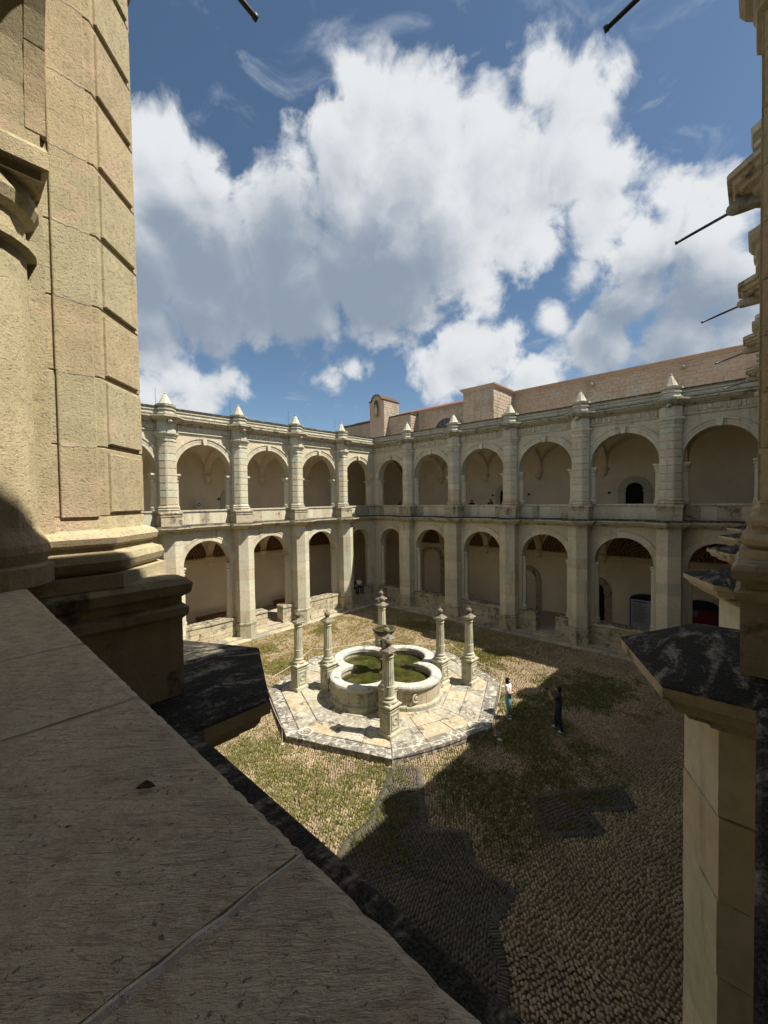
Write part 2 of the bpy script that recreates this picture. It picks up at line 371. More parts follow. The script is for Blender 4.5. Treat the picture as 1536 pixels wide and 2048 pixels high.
def sweep(path, prof, ends=None):
    """open sweep of profile [(d, z)] along a plan polyline; +d lies to the left of the walking direction (towards the court)."""
    n = len(path); M = []
    for i in range(n):
        p = Vector(path[i])
        e1 = (p - Vector(path[i - 1])).normalized() if i else None
        e2 = (Vector(path[i + 1]) - p).normalized() if i < n - 1 else None
        if e1 is None: md = Vector(ends[0]) if ends else Vector((-e2.y, e2.x))
        elif e2 is None: md = Vector(ends[1]) if ends else Vector((-e1.y, e1.x))
        else:
            n1 = Vector((-e1.y, e1.x)); n2 = Vector((-e2.y, e2.x)); md = (n1 + n2) / max(1 + n1.dot(n2), .3)
        M.append(md)
    loops = [[(path[i][0] + M[i].x * d, path[i][1] + M[i].y * d, z) for d, z in prof] for i in range(n)]
    return loops
def sweep_mb(mb, path, prof, ends=None, seg_mi=None, mi=0):
    loops = sweep(path, prof, ends); b = len(mb.v); n = len(prof)
    for L in loops: mb.v += L
    for k in range(len(loops) - 1):
        for i in range(n - 1):
            mb.f.append((b + k * n + i, b + (k + 1) * n + i, b + (k + 1) * n + i + 1, b + k * n + i + 1)); mb.mi.append(seg_mi[i] if seg_mi else mi)
    mb.f.append(tuple(b + i for i in range(n))); mb.mi.append(mi)
    mb.f.append(tuple(b + (len(loops) - 1) * n + i for i in reversed(range(n)))); mb.mi.append(mi)
MITRE = ((1, 1), (-1, 1))
# ------------------------------------------------------------------ setting: ground sheet
HL = 12.53; PIERS = [-9.06, -4.53, 0.0, 4.53, 9.06]
COURT = (13.53, 12.53)
gm = MB(); S = 300
gm.v = [(-S, -S, -.04), (S, -S, -.04), (S, S, -.04), (-S, S, -.04)]; gm.f = [(0, 1, 2, 3)]; gm.mi = [0]
ground = gm.put('ground', 'soil', kind='structure')
tag(ground, 'earthen courtyard ground set with cobbles and grass')

# ------------------------------------------------------------------ shared pieces of the arcades
OCT = [(-.49, -.62), (.49, -.62), (.49, -.31), (.19, -.01), (-.19, -.01), (-.49, -.31)]
PROW = [(-.54, -.50), (.54, -.50), (.54, .21), (0, .48), (-.54, .21)]
def jig(prof, a): return prof
def lower_blocks(mat):
    out = []
    for k in range(4):
        h = .60 + .05 * k; mb = MB(); j = [(x + random.uniform(-.006, .006), y + (random.uniform(-.006, .006) if y > -.4 else 0)) for x, y in PROW]
        mb.stack(j, [(-.006, .002), (0, .009), (.001, h * .5), (0, h - .009), (-.006, h - .002)])
        out.append((h, mb.mesh(mat, name='pier_block')))
    return out
def upper_blocks(mat):
    out = []
    edges = list(range(1, 5))
    for k in range(4):
        h = .425; mb = MB()
        mb.stack(OCT, [(-.006, .002), (0, .008), (0, h - .008), (-.006, h - .002)])
        for e in range(1, 6):
            a = Vector(OCT[e]); b = Vector(OCT[(e + 1) % 6]); L = (b - a).length
            if e == 5: a, b = Vector((-.49, -.31)), Vector((-.49, -.57)); L = .26
            if e == 1: a, b = Vector((.49, -.57)), Vector((.49, -.31)); L = .26
            t = (b - a).normalized(); nn = Vector((t.y, -t.x)); mg = .035; g0 = .020 + .006 * k
            z0, z1 = (.022, h - g0) if e in (2, 3, 4) else (.001, h - .001)
            th = .016
            for d0, d1, i0 in ((0, th, 0),):
                lo = [a + t * mg + nn * -.004, b - t * mg + nn * -.004]
                q = []
                for ins, d in ((0, -.003), (.003, th - .003), (.008, th)):
                    p0 = a + t * (mg + ins) + nn * d; p1 = b - t * (mg + ins) + nn * d
                    zi = ins if e in (2, 3, 4) else 0.0
                    q.append([(p0.x, p0.y, z0 + zi), (p1.x, p1.y, z0 + zi), (p1.x, p1.y, z1 - zi), (p0.x, p0.y, z1 - zi)])
                mb.loft(q)
        out.append((h, mb.mesh(mat, name='pier_block')))
    return out
def voussoir(a, w, n0, step, dth, mat, plain=False):
    mb = MB(); g = .003
    prof = [(a - .004, n0 - .06), (a - .004, n0 + step * .45), (a + .02, n0 + step * .5), (a + w * .36, n0 + step * .5), (a + w * .38, n0 + step * .75), (a + w * .70, n0 + step * .75),
            (a + w * .73, n0 + step * 1.5), (a + w * .95, n0 + step * 1.5), (a + w, n0 - .02)]
    if plain: prof = [(a - .004, n0 - .06), (a - .004, n0 + step * .9), (a + .015, n0 + step), (a + w * .70, n0 + step), (a + w * .73, n0 + step * 1.6), (a + w * .97, n0 + step * 1.6), (a + w, n0 - .02)]
    loops = []
    for th in np.linspace(-dth / 2 + g, dth / 2 - g, 4):
        loops.append([(r * math.sin(th), n, r * math.cos(th)) for r, n in prof])
    mb.loft(loops); return mb.mesh(mat, name='voussoir')
VOUS = {}
for key, (a, w, n0, st, cnt, plain) in {'up': (1.73, .44, -.57, .06, 11, False), 'upc': (1.505, .40, -.57, .06, 11, False), 'lo': (1.5, .36, -.45, .035, 9, True), 'loc': (1.26, .34, -.45, .035, 9, True)}.items():
    for mk in ('ashlar', 'pier_near'): VOUS[key, mk] = (cnt, math.pi / cnt, voussoir(a, w, n0, st, math.pi / cnt, mk, plain))
BL = {mk: lower_blocks(mk) for mk in ('ashlar', 'pier_near')}
BU = {mk: upper_blocks(mk) for mk in ('ashlar', 'pier_near')}
def respond(r, z0, z1, zab, half, mat, base=.28):
    mb = MB(); k = 20
    mb.lathe([(r + .06, z0), (r + .06, z0 + base * .35), (r + .03, z0 + base * .4), (r + .05, z0 + base * .6), (r + .045, z0 + base * .75), (r + .005, z0 + base), (r, z0 + base + .02), (r * .97, z1 - .02),
              (r * .97, z1), (r + .035, z1 + .02), (r + .035, z1 + .055), (r * .97, z1 + .075), (r * .97, z1 + .17), (r + .03, z1 + .2), (r + .05, z1 + .25), (half - .02, zab)], k)
    q = [(-half, -half), (half, -half), (half, half), (-half, half)]
    mb.stack(q, [(-.03, zab - .01), (-.03, zab + .03), (0, zab + .045), (0, zab + .13), (-.01, zab + .15)])
    return mb.mesh(mat, name='respond_column')
RESP = {(lv, mk): (respond(.255, 8.59, 10.31, 10.64, .31, mk) if lv == 'u' else respond(.18, 1.45, 4.62, 4.93, .215, mk, .34)) for lv in 'ul' for mk in ('ashlar', 'pier_near')}
mb = MB(); mb.lathe([(.04, -.58), (.12, -.52), (.17, -.40), (.23, -.36), (.21, -.30), (.22, -.16), (.29, -.12), (.31, -.02), (.31, .03)], 10)
CORBEL = mb.mesh('plaster', name='corbel')
def finial_meshes(mk):
    oc = [(.5 * math.cos(R(22.5 + 45 * k)), .5 * math.sin(R(22.5 + 45 * k))) for k in range(8)]
    a = MB(); a.stack(oc, [(.03, 14.08), (.06, 14.14), (.06, 14.22), (0, 14.27), (-.03, 14.32), (-.03, 14.40), (.03, 14.43), (.03, 14.50), (-.05, 14.53), (-.05, 14.60), (.05, 14.64), (.07, 14.74), (.03, 14.77)], mi=[0] * 11 + [1])
    b = MB(); oc2 = [(x * .80, y * .80) for x, y in oc]
    b.loft([[(x * s, y * s, z) for x, y in oc2] for s, z in ((1, 14.765), (.82, 14.88), (.33, 15.28), (.17, 15.38))])
    c = MB(); c.ball((0, 0, 15.43), .07, 8, 6)
    return a.mesh([mk, 'ledge_crust'], name='pinnacle_base'), b.mesh('ashlar_pale', name='pinnacle_spire'), c.mesh('ashlar_weathered', True, name='pinnacle_ball')
stone('ashlar_pale', (.50, .465, .37), (.43, .41, .33), None, var=.4, stain=.5)
FIN = finial_meshes('ashlar_trim')
mb = MB(); mb.tube([(.42, -.3, 14.3), (.42, -.3, 15.75)], .011, 5); ROD = mb.mesh('iron', name='lightning_rod')
mb = MB(); mb.tube([(0, .30, 13.70), (0, .33, 13.693), (0, .335, 13.692), (0, 1.09, 13.508), (0, 1.095, 13.507), (0, 1.13, 13.50)], [.045, .045, .024, .024, .031, .031], 10); PIPE = mb.mesh('iron', True, name='water_pipe')
mb = MB(); mb.ball((0, .30, 13.72), .11, 10, 6, sc=(.8, 1.3, 1.0)); mb.box(-.10, .10, .0, .30, 13.64, 13.82, .02); SPOUT = mb.mesh('ashlar_weathered', name='spout_head')

def arch_wall(mb, openings, L, z0, z1, nf, nb, seg=24, mi=0):
    """wall between nf and nb pierced by arches (centre, half width, spring); ends mitred at 45 degrees"""
    def quad(a, b, c, d): 
        i = len(mb.v); mb.v += [a, b, c, d]; mb.f.append((i, i + 1, i + 2, i + 3)); mb.mi.append(mi)
    ops = sorted(openings)
    Lf = L - nf; Lb = L - nb
    for n, ext, flip in ((nf, Lf, False), (nb, Lb, True)):
        def q(x0, x1, za, zb, zc, zd):   # (x0,za) (x1,zb) bottom, (x1,zc),(x0,zd) top
            pts = [(x0, n, za), (x1, n, zb), (x1, n, zc), (x0, n, zd)]
            if not flip: pts = pts[::-1]
            quad(*pts)
        cur = -ext
        for c, a, zs in ops:
            q(cur, c - a, z0, z0, z1, z1)
            for k in range(seg):
                t0 = math.pi - math.pi * k / seg; t1 = math.pi - math.pi * (k + 1) / seg
                x0, x1 = c + a * math.cos(t0), c + a * math.cos(t1)
                q(x0, x1, zs + a * math.sin(t0), zs + a * math.sin(t1), z1, z1)
            cur = c + a
        q(cur, ext, z0, z0, z1, z1)
    for c, a, zs in ops:
        for k in range(seg):
            t0 = math.pi * k / seg; t1 = math.pi * (k + 1) / seg
            p0 = (c + a * math.cos(t0), zs + a * math.sin(t0)); p1 = (c + a * math.cos(t1), zs + a * math.sin(t1))
            quad((p0[0], nf, p0[1]), (p1[0], nf, p1[1]), (p1[0], nb, p1[1]), (p0[0], nb, p0[1]))
        quad((c - a, nf, z0), (c - a, nf, zs), (c - a, nb, zs), (c - a, nb, z0)); quad((c + a, nf, zs), (c + a, nf, z0), (c + a, nb, z0), (c + a, nb, zs))
    quad((-Lf, nf, z1), (Lf, nf, z1), (Lb, nb, z1), (-Lb, nb, z1))

UP = [(-6.795, 1.73, 10.95), (-2.265, 1.73, 10.95), (2.265, 1.73, 10.95), (6.795, 1.73, 10.95), (-11.095, 1.505, 11.05), (11.095, 1.505, 11.05)]
LO = [(-6.795, 1.5, 5.15), (-2.265, 1.5, 5.15), (2.265, 1.5, 5.15), (6.795, 1.5, 5.15), (-11.09, 1.26, 5.30), (11.09, 1.26, 5.30)]
NB = -5.3
def vault(mb, zs, smax, rise=2.0):
    bays = [(-15.5, 2.3), (-11.1, 2.06), (-6.795, 2.25), (-2.265, 2.25), (2.265, 2.25), (6.795, 2.25), (11.1, 2.06), (15.5, 2.3)]
    ss = np.arange(-smax, smax + .001, smax / 90.0); nn = np.linspace(NB - .02, -1.2, 22); b = len(mb.v)
    for s in ss:
        hb = 0.0
        for c, h in bays:
            q = (s - c) / h
            if abs(q) < 1: hb = max(hb, rise * math.sqrt(1 - q * q))
        for n in nn:
            q = (n + 3.275) / 2.03; ha = rise * math.sqrt(max(0, 1 - q * q)); mb.v.append((s, n, zs + max(ha, hb)))
    m = len(nn)
    for i in range(len(ss) - 1):
        for j in range(m - 1):
            mb.f.append((b + i * m + j, b + i * m + j + 1, b + (i + 1) * m + j + 1, b + (i + 1) * m + j)); mb.mi.append(0)
def rib(mb, s, zs, w=.27, rise=2.0, drop=.26):
    loops = []
    for n in np.linspace(NB - .01, -1.24, 19):
        q = (n + 3.275) / 2.03; z = zs + rise * math.sqrt(max(0, 1 - q * q))
        loops.append([(s - w, n, z + .1), (s - w * .8, n, z - drop), (s + w * .8, n, z - drop), (s + w, n, z + .1)])
    mb.loft(loops)
def doorway(w, s, z0, half, zspr, surr, leaf='opening_shade', mat='ashlar'):
    def arch(hw, zs, n):
        return [(s - hw, n, z0), (s + hw, n, z0)] + [(s + hw * math.cos(t), n, zs + hw * math.sin(t)) for t in np.linspace(0, math.pi, 15)]
    mb = MB(); o = arch(half + surr, zspr, NB + .09); o2 = arch(half + surr, zspr, NB - .02); i = arch(half, zspr, NB + .09); i2 = arch(half, zspr, NB - .02)
    n = len(o); b = len(mb.v); mb.v += o + o2 + i + i2
    for k in range(1, n):
        j = (k + 1) % n
        mb.f += [(b + k, b + 2 * n + k, b + 2 * n + j, b + j), (b + k, b + j, b + n + j, b + n + k), (b + 2 * n + k, b + 3 * n + k, b + 3 * n + j, b + 2 * n + j)]; mb.mi += [0] * 3
    for sg in (-1, 1):
        mb.box(s + sg * (half + surr / 2) - surr / 2 - .05, s + sg * (half + surr / 2) + surr / 2 + .05, NB - .01, NB + .13, zspr - .06, zspr + .05, .01)
    d = mb.put('doorway', mat, w)
    l = MB(); pts = arch(half - .001, zspr, NB + .02); l.v = pts + [(x, NB - .03, z) for x, _, z in pts]; n = len(pts)
    l.f = [tuple(range(n))] + [(k, n + k, n + (k + 1) % n, (k + 1) % n) for k in range(n)]; l.mi = [0] * (n + 1)
    l.put('opening_panel', leaf, d)  # wall is not cut; near-black panels paint the dark interior of the opening
    return d

def split(a, b, size, rnd=.25):
    n = max(1, round((b - a) / size)); xs = [a + (b - a) * k / n for k in range(n + 1)]
    return [a] + [x + random.uniform(-rnd, rnd) * (b - a) / n for x in xs[1:-1]] + [b]

def wing(label, loc, rotz, mk='ashlar', square=True, near=False, gaps=(), doors_u=(), doors_l=(), seat=False, rods=False):
    w = empty('cloister_wing', (loc[0], loc[1], 0), rotz, label, 'arcade', 'wings of the cloister')
    trim = 'ashlar_trim' if mk == 'ashlar' else 'pedestal_near'
    L = HL
    # lower wall and arches
    mb = MB(); arch_wall(mb, LO, L, 0.25, 7.30, -.45, -1.15); lw = mb.put('lower_wall', 'ashlar', w)
    mb = MB(); arch_wall(mb, UP, L, 8.56, 13.72, -.57, -1.25); uw = mb.put('upper_wall', mk, w)
    for ops, key, par in ((LO, 'lo', lw), (UP, 'up', uw)):
        for c, a, zs in ops:
            cnt, d, me = VOUS[key + ('c' if abs(c) > 9 else ''), mk if key == 'up' else 'ashlar']
            for k in range(cnt): put('voussoir', me, par, (c, 0, zs), (0, -math.pi / 2 + d * (k + .5), 0))
            if key == 'up':
                kb = MB(); kb.loft([[(c + x * k2, -.57 + y, zs + a + z) for x, z in ((-.10, -.05), (.10, -.05), (.15, .30), (-.15, .30))] for y, k2 in ((0, 1), (.12, 1), (.16, .8))])
                kb.put('keystone', trim, par)
    # piers
    for c in PIERS:
        pl = MB(); q = [(c + x, y) for x, y in PROW]
        pl.stack(q, [(.06, -.03), (.06, .25), (.045, .9), (.06, .93), (.075, 1.05), (.02, 1.13), (-.02, 1.15)]); lp = pl.put('lower_pier', 'ashlar_weathered', w)
        z = 1.15
        while z < 7.2:
            h, me = random.choice(BL['ashlar'])
            sc = 1.0
            if 7.27 - (z + h) < .45: sc = (7.27 - z) / h
            o = put('stone_block', me, lp, (c, random.uniform(-.004, .004), z)); o.scale.z = sc; z += h * sc
            if sc != 1.0: break
        up = MB(); bx = [(c - .58, -.80), (c + .58, -.80), (c + .58, .09), (c - .58, .09)]
        up.stack(bx, [(.0, 7.55), (.0, 8.22), (.03, 8.25), (.035, 8.30), (.0, 8.33), (.0, 8.37), (.045, 8.40), (.055, 8.46), (.02, 8.50), (-.05, 8.51)])
        ped = up.put('upper_pier', 'pedestal_near' if mk != 'ashlar' else 'ashlar_weathered', w)
        ob = MB(); oc = [(c + x, y) for x, y in OCT]
        ob.stack(oc, [(.12, 8.50), (.12, 8.58), (.06, 8.585), (.10, 8.62), (.115, 8.66), (.10, 8.70), (.05, 8.715), (.04, 8.745), (.075, 8.765), (.085, 8.80), (.06, 8.83), (.01, 8.85), (.0, 8.93)])
        ob.put('pier_base', mk, ped)
        z = 8.93
        for k in range(9):
            h, me = BU[mk][random.randrange(4)]
            hh = h if k < 8 else 12.62 - z
            o = put('stone_block', me, ped, (c, random.uniform(-.002, .002), z)); o.scale.z = hh / h; z += hh
            if mk != 'ashlar' and k < 8 and abs(c) > 9:
                for sg in (-1, 1):
                    xf = c + sg * .5075; ys = np.linspace(-.525, -.352, 12)
                    up_ = [(xf, yy, z + random.uniform(.002, .013)) for yy in ys]; dn_ = [(xf, yy, z - random.uniform(.002, .013)) for yy in ys[::-1]]
                    mj = MB(); mj.loft([up_ + dn_, [(x - sg * .03, yy, zz) for x, yy, zz in up_ + dn_]]); mj.put('mortar_joint', 'mortar', ped)
        cp = MB(); cp.stack(oc, [(.0, 12.60), (.045, 12.63), (.05, 12.67), (.01, 12.70), (.005, 12.80), (.05, 12.84), (.07, 12.90), (.06, 12.93), (.12, 12.98), (.16, 13.06), (.16, 13.14), (.08, 13.17), (.02, 13.19), (.02, 13.74)], mi=[0] * 13)
        cp.put('capital', trim, ped)
        for sg in (-1, 1):
            put('respond_column', RESP['u', mk], ped, (c + sg * .52, -.89, 0)); put('respond_column', RESP['l', 'ashlar'], lp, (c + sg * .755, -.76, 0))
        pb, ps, pk = FIN; pn = put('pinnacle', pb, w, (c, -.40, 0)); put('spire', ps, pn); put('ball', pk, pn); put('lightning_rod', ROD, pn) if rods else None
        sp = put('water_spout', SPOUT, w, (c, 0, 0)); put('pipe', PIPE, sp)
    for sg in (-1, 1):
        if not (near and sg > 0): put('respond_column', RESP['u', mk], uw, (sg * 12.63, -.89, 0))
        put('respond_column', RESP['l', 'ashlar'], lw, (sg * 12.37, -.76, 0))
    # floor ledge with its mouldings, breaking forward round each pier
    path = [(-L, 0)]
    for c in PIERS: path += [(c - .99, 0), (c - .99, .50), (c, .99), (c + .99, .50), (c + .99, 0)]
    path.append((L, 0))
    mb = MB(); prof = [(-.42, 7.705), (-.02, 7.635), (0, 7.62), (0, 7.54), (-.05, 7.525), (-.07, 7.47), (-.10, 7.43), (-.19, 7.40), (-.21, 7.355), (-.30, 7.33), (-.38, 7.30), (-.40, 7.245), (-.47, 7.24)]
    sweep_mb(mb, path, prof, MITRE, [1, 1] + [0] * 10); 
    for c in PIERS: mb.stack([(c - .60, -.62), (c + .60, -.62), (c + .60, .28), (c, .57), (c - .60, .28)], [(0, 7.50), (0, 7.702)], mi=1)
    mb.put('floor_ledge', ['ashlar_weathered' if mk == 'ashlar' else trim, 'ledge_crust'], w)
    mb = MB(); sweep_mb(mb, [(-L, 0), (L, 0)], [(-.40, 7.30), (-.40, 7.692), (-1.0, 7.70), (-5.36, 7.70), (-5.36, 7.30)], MITRE, [1, 1, 0, 0]); mb.put('upper_floor', ['gallery_floor', 'ledge_crust'], w)
    mb = MB(); sweep_mb(mb, [(-L, 0), (L, 0)], [(-.44, -.03), (-.44, .28), (-5.36, .30)], MITRE); mb.put('lower_floor', 'gallery_floor', w)
    # roof cornice
    up = [(-L - .57, -.57)]
    for c in PIERS: up += [(c - .49, -.57), (c - .49, -.31), (c - .19, -.01), (c + .19, -.01), (c + .49, -.31), (c + .49, -.57)]
    up.append((L + .57, -.57))
    mb = MB(); prof = [(-.02, 14.12), (.40, 14.10), (.42, 14.07), (.42, 13.99), (.36, 13.97), (.33, 13.90), (.26, 13.87), (.24, 13.83), (.12, 13.80), (.08, 13.74), (.0, 13.71)]
    sweep_mb(mb, up, prof, MITRE, [1, 1] + [0] * 8); mb.put('roof_cornice', ['ashlar_weathered' if mk == 'ashlar' else trim, 'ledge_crust'], w)
    mb = MB(); st = [(-L - .57, -.57), (L + .57, -.57)]
    sweep_mb(mb, st, [(0, 13.32), (.07, 13.31), (.09, 13.27), (.06, 13.24), (.03, 13.21), (0, 13.20)], MITRE); mb.put('string_course', trim, w)
    mb = MB(); sweep_mb(mb, [(-L, 0), (L, 0)], [(-.48, 14.05), (-.48, 14.16), (-.42, 14.18), (-.40, 14.24), (-.46, 14.27), (-.46, 14.40), (-.40, 14.43), (-.40, 14.50), (-.44, 14.52), (-.44, 14.56), (-.34, 14.58), (-.34, 14.645), (-.85, 14.66), (-.85, 14.05)], MITRE, [0] * 10 + [1, 1, 0])
    mb.put('roof_parapet', [trim, 'ledge_crust'], w)
    fz = MB(); edges = [-L - .3] + sum([[c - .55, c + .55] for c in PIERS], []) + [L + .3]
    for k in range(0, len(edges), 2):
        x = edges[k]
        while x < edges[k + 1] - .1:
            d = random.choice([.05, .06, .07, .12, .16]); g = .03
            if x + d > edges[k + 1]: break
            fz.box(x, x + d, -.60, -.57 + random.choice([.04, .06, .08]), 13.36 + random.choice([0, 0, .05, .1]), 13.68 - random.choice([0, 0, .06, .12]), .008); x += d + g
    fz.put('frieze_carving', mk, w, kind='stuff')
    # balustrade wall between the upper piers
    spans = [(-L - .78, PIERS[0] - .58)] + [(PIERS[k] + .58, PIERS[k + 1] - .58) for k in range(4)] + [(PIERS[4] + .58, L + .78)]
    core = MB(); sweep_mb(core, [(-L, 0), (L, 0)], [(-.80, 7.69), (-.80, 8.455), (-1.44, 8.455), (-1.44, 7.69)], MITRE); par = core.put('balustrade', 'mortar', w)
    for a, b in spans:
        xs = split(a, b, .62)
        for x0, x1 in zip(xs, xs[1:]):
            end0, end1 = abs(x0 + L + .78) < .01, abs(x1 - L - .78) < .01
            mb = MB(); j = random.uniform(0, .006)
            mb.stack([(x0 + .004, -.83), (x1 - .004, -.83), (x1 - (.004 if not end1 else .012), -.785 + j), (x0 + (.004 if not end0 else .012), -.785 + j)], [(-.006, 7.70), (0, 7.71), (0, 8.44), (-.006, 8.447)])
            mb.put('stone_slab', random.choice(['ashlar', 'ashlar', 'ashlar_weathered']) if mk == 'ashlar' else 'pedestal_near', par)
    for k, (a, b) in enumerate(spans):
        js = split(a, b, 1.35, .1)
        if near and k == 5: js = [a, 11.055, 11.562, 12.143, L + .72]
        if near and k == 5:
            for x in js[1:-1]:
                mj = MB(); n = 26; L0 = []; 
                lo = [(x - .0066 + random.uniform(-.0035, .001), -.728 - .79 * t / n) for t in range(n + 1)]; hi = [(x + .0066 + random.uniform(-.001, .0045), -.728 - .79 * t / n) for t in range(n + 1)]
                vs = []
                for (p, q) in zip(lo, hi):
                    e = random.uniform(-.003, .0015)
                    vs.append([(p[0], p[1], 8.47), (p[0], p[1], 8.5885 + e), ((p[0] + q[0]) / 2, p[1], 8.5925 + e), (q[0], p[1], 8.5885 + e), (q[0], p[1], 8.47)])
                mj.loft(vs); mj.put('mortar_joint', 'mortar_grey', par)
        for x0, x1 in zip(js, js[1:]):
            m0, m1 = abs(x0) > L + .5, abs(x1) > L + .5
            g = .006 if not (near and k == 5) else .0065
            lo0, hi0 = (-L - .72, -L - 1.52) if m0 else (x0 + g, x0 + g); lo1, hi1 = (L + .72, L + 1.52) if m1 else (x1 - g, x1 - g)
            mb = MB()
            if near and k == 5:
                ns = 60; pf = [(8.46, -.745), (8.50, -.735), (8.515, -.722), (8.575, -.720), (8.586, -.724), (8.590, -.735), (8.590, -1.0), (8.590, -1.52), (8.46, -1.52)]
                loops = []
                for t in range(ns + 1):
                    f = t / ns; e = random.choice([0, 0, 0, 0, -.0006, -.001, -.002, .0004])
                    loops.append([(lo0 + (lo1 - lo0) * f + ((hi0 + (hi1 - hi0) * f) - (lo0 + (lo1 - lo0) * f)) * ((-.72 - nn) / .80), nn + (e if nn > -.74 else 0), zz + (e * .5 if nn > -.735 and zz > 8.58 else 0)) for zz, nn in pf])
                mb.loft(loops); mb.put('coping_stone', 'tooled_stone', par)
            else:
                mb.stack([(hi0, -1.52), (hi1, -1.52), (lo1, -.72), (lo0, -.72)], [(-.03, 8.458), (-.025, 8.49), (-.004, 8.51), (0, 8.575), (-.012, 8.59)]); mb.put('coping_stone', trim, par)
    # dwarf wall under the lower arches
    spans = [(-L + .05, PIERS[0] - .6)] + [(PIERS[k] + .6, PIERS[k + 1] - .6) for k in range(4)] + [(PIERS[4] + .6, L - .05)]
    for k, (a, b) in enumerate(spans):
        runs = [(a, b)]
        for g0, g1 in gaps:
            if a < g0 < b: runs = [(a, g0), (g1, b)]
        for a1, b1 in runs:
            core = MB(); core.box(a1 + .02, b1 - .02, -1.02, -.32, .1, 1.28); dw = core.put('dwarf_wall', 'mortar', w)
            for r, (z0, z1) in enumerate(((.12, .52), (.53, .89), (.90, 1.27))):
                xs = split(a1, b1, .75 if r % 2 else .9, .2)
                for x0, x1 in zip(xs, xs[1:]):
                    mb = MB(); j = random.uniform(0, .015); mb.box(x0 + .005, x1 - .005, -1.04, -.30 + j, z0 + .004, z1, .014); mb.put('stone_block', 'ashlar_weathered', dw)
            xs = split(a1, b1, 1.3, .2)
            for x0, x1 in zip(xs, xs[1:]):
                mb = MB(); mb.box(x0 + .003, x1 - .003, -1.10, -.24 + random.uniform(-.012, .012), 1.27, 1.45, .03); mb.put('top_slab', 'ashlar_weathered', dw)
    # apron of slabs at the foot
    for r, (n0, n1, zt) in enumerate(((-.40, .30, .20), (.30, .86, .09))):
        lim = L - n1
        xs = split(-lim, lim, 1.15, .3)
        for k, (x0, x1) in enumerate(zip(xs, xs[1:])):
            e0 = (n1 - n0) if k == 0 else .004; e1 = (n1 - n0) if k == len(xs) - 2 else .004
            mb = MB(); z = zt + random.uniform(-.015, .015)
            mb.stack([(x0 - e0 if k == 0 else x0 + .004, n0), (x1 + e1 if k == len(xs) - 2 else x1 - .004, n0), (x1 - .004, n1 - .01), (x0 + .004, n1 - .01)], [(0, -.06), (0, z - .02), (-.02, z)]); mb.put('step_slab', 'step_stone', w)
    # galleries
    ext = L + 5.3 + (.7 if square else -.005)
    mb = MB(); mb.box(-ext, ext, NB - .7, NB, -.1, 14.3); mb.put('back_wall', 'plaster', w)
    smax = L + 5.3 if square else L + 1.15
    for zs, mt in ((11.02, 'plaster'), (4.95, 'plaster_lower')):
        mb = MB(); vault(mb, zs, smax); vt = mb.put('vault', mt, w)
        me = vt.data; me.polygons.foreach_set('use_smooth', [True] * len(me.polygons))
        for c in PIERS:
            mb = MB(); rib(mb, c, zs); mb.put('rib', mt, vt); cb_ = put('corbel', CORBEL, vt, (c, NB + .02, zs)); cb_.scale = (1.25, 1.25, 1.1)
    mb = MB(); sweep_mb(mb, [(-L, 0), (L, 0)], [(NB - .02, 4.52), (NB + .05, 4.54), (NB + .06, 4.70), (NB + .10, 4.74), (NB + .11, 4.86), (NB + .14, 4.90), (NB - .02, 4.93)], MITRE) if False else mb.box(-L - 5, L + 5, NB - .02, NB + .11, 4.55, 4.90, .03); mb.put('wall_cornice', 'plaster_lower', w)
    for c, h in ((-11.1, 2.06), (-6.795, 2.25), (-2.265, 2.25), (2.265, 2.25), (6.795, 2.25), (11.1, 2.06)):
        mb = MB(); pts = [(x, zz) for x, zz in [((h - .22) * math.cos(t), 1.86 * math.sin(t)) for t in np.linspace(0, math.pi, 21)]]
        mb.loft([[(x, NB + dn, zz) for x, zz in pts] for dn in (-.01, .012)])
        mb.put('painted_lunette', 'painted_scrolls', w, loc=(c, 0, 4.935))
    rx = L + 6.0 if square else L + .9
    mb = MB(); mb.box(-rx, rx, NB - .7, -.84, 14.12, 14.40); mb.put('flat_roof', 'gallery_floor', w)
    for s, hw, zsp, sr in doors_u: doorway(w, s, 7.70, hw, zsp, sr, mat='ashlar')
    for s, hw, zsp, sr, lf in doors_l: doorway(w, s, .30, hw, zsp, sr, lf, 'ashlar_weathered')
    if seat: 
        mb = MB(); mb.box(-11.9, 9.0, -2.0, -1.46, 7.69, 8.14, .02); mb.put('inner_seat', 'plaster', w)
    return w
stone('mortar_grey', (.68, .65, .58), (.52, .49, .42), None, var=.1, stain=.0, bs=.5, fine=120, pits=1.0, grime=.15)
left_wing = wing('sunlit two-storey arcade wing on the left side of the courtyard', (COURT[0], HL * 2), math.pi, gaps=((-3.0, -1.75),),
                 doors_u=((-1.75, .42, 9.35, .38),), square=True, rods=True)
far_wing = wing('shaded two-storey arcade wing below the pink church wall', (26.06, COURT[1]), math.pi / 2, square=False, gaps=((-3.02, -1.76),),
                doors_u=((-6.45, .52, 9.42, .45), (2.7, .5, 9.3, .4)), doors_l=((-4.0, .62, 2.35, .42, 'opening_shade'), (10.2, .95, 3.4, .42, 'plaster'), (.95, .7, 2.6, .4, 'plaster')), seat=True)
right_wing = wing('arcade wing seen edge-on along the right border of the view', (COURT[0], 0.0), 0.0, mk='pier_near', square=True)
near_wing = wing('near arcade wing with the big sunlit pier and stone parapet in the foreground', (1.0, COURT[1]), -math.pi / 2, mk='pier_near', square=False, near=True)

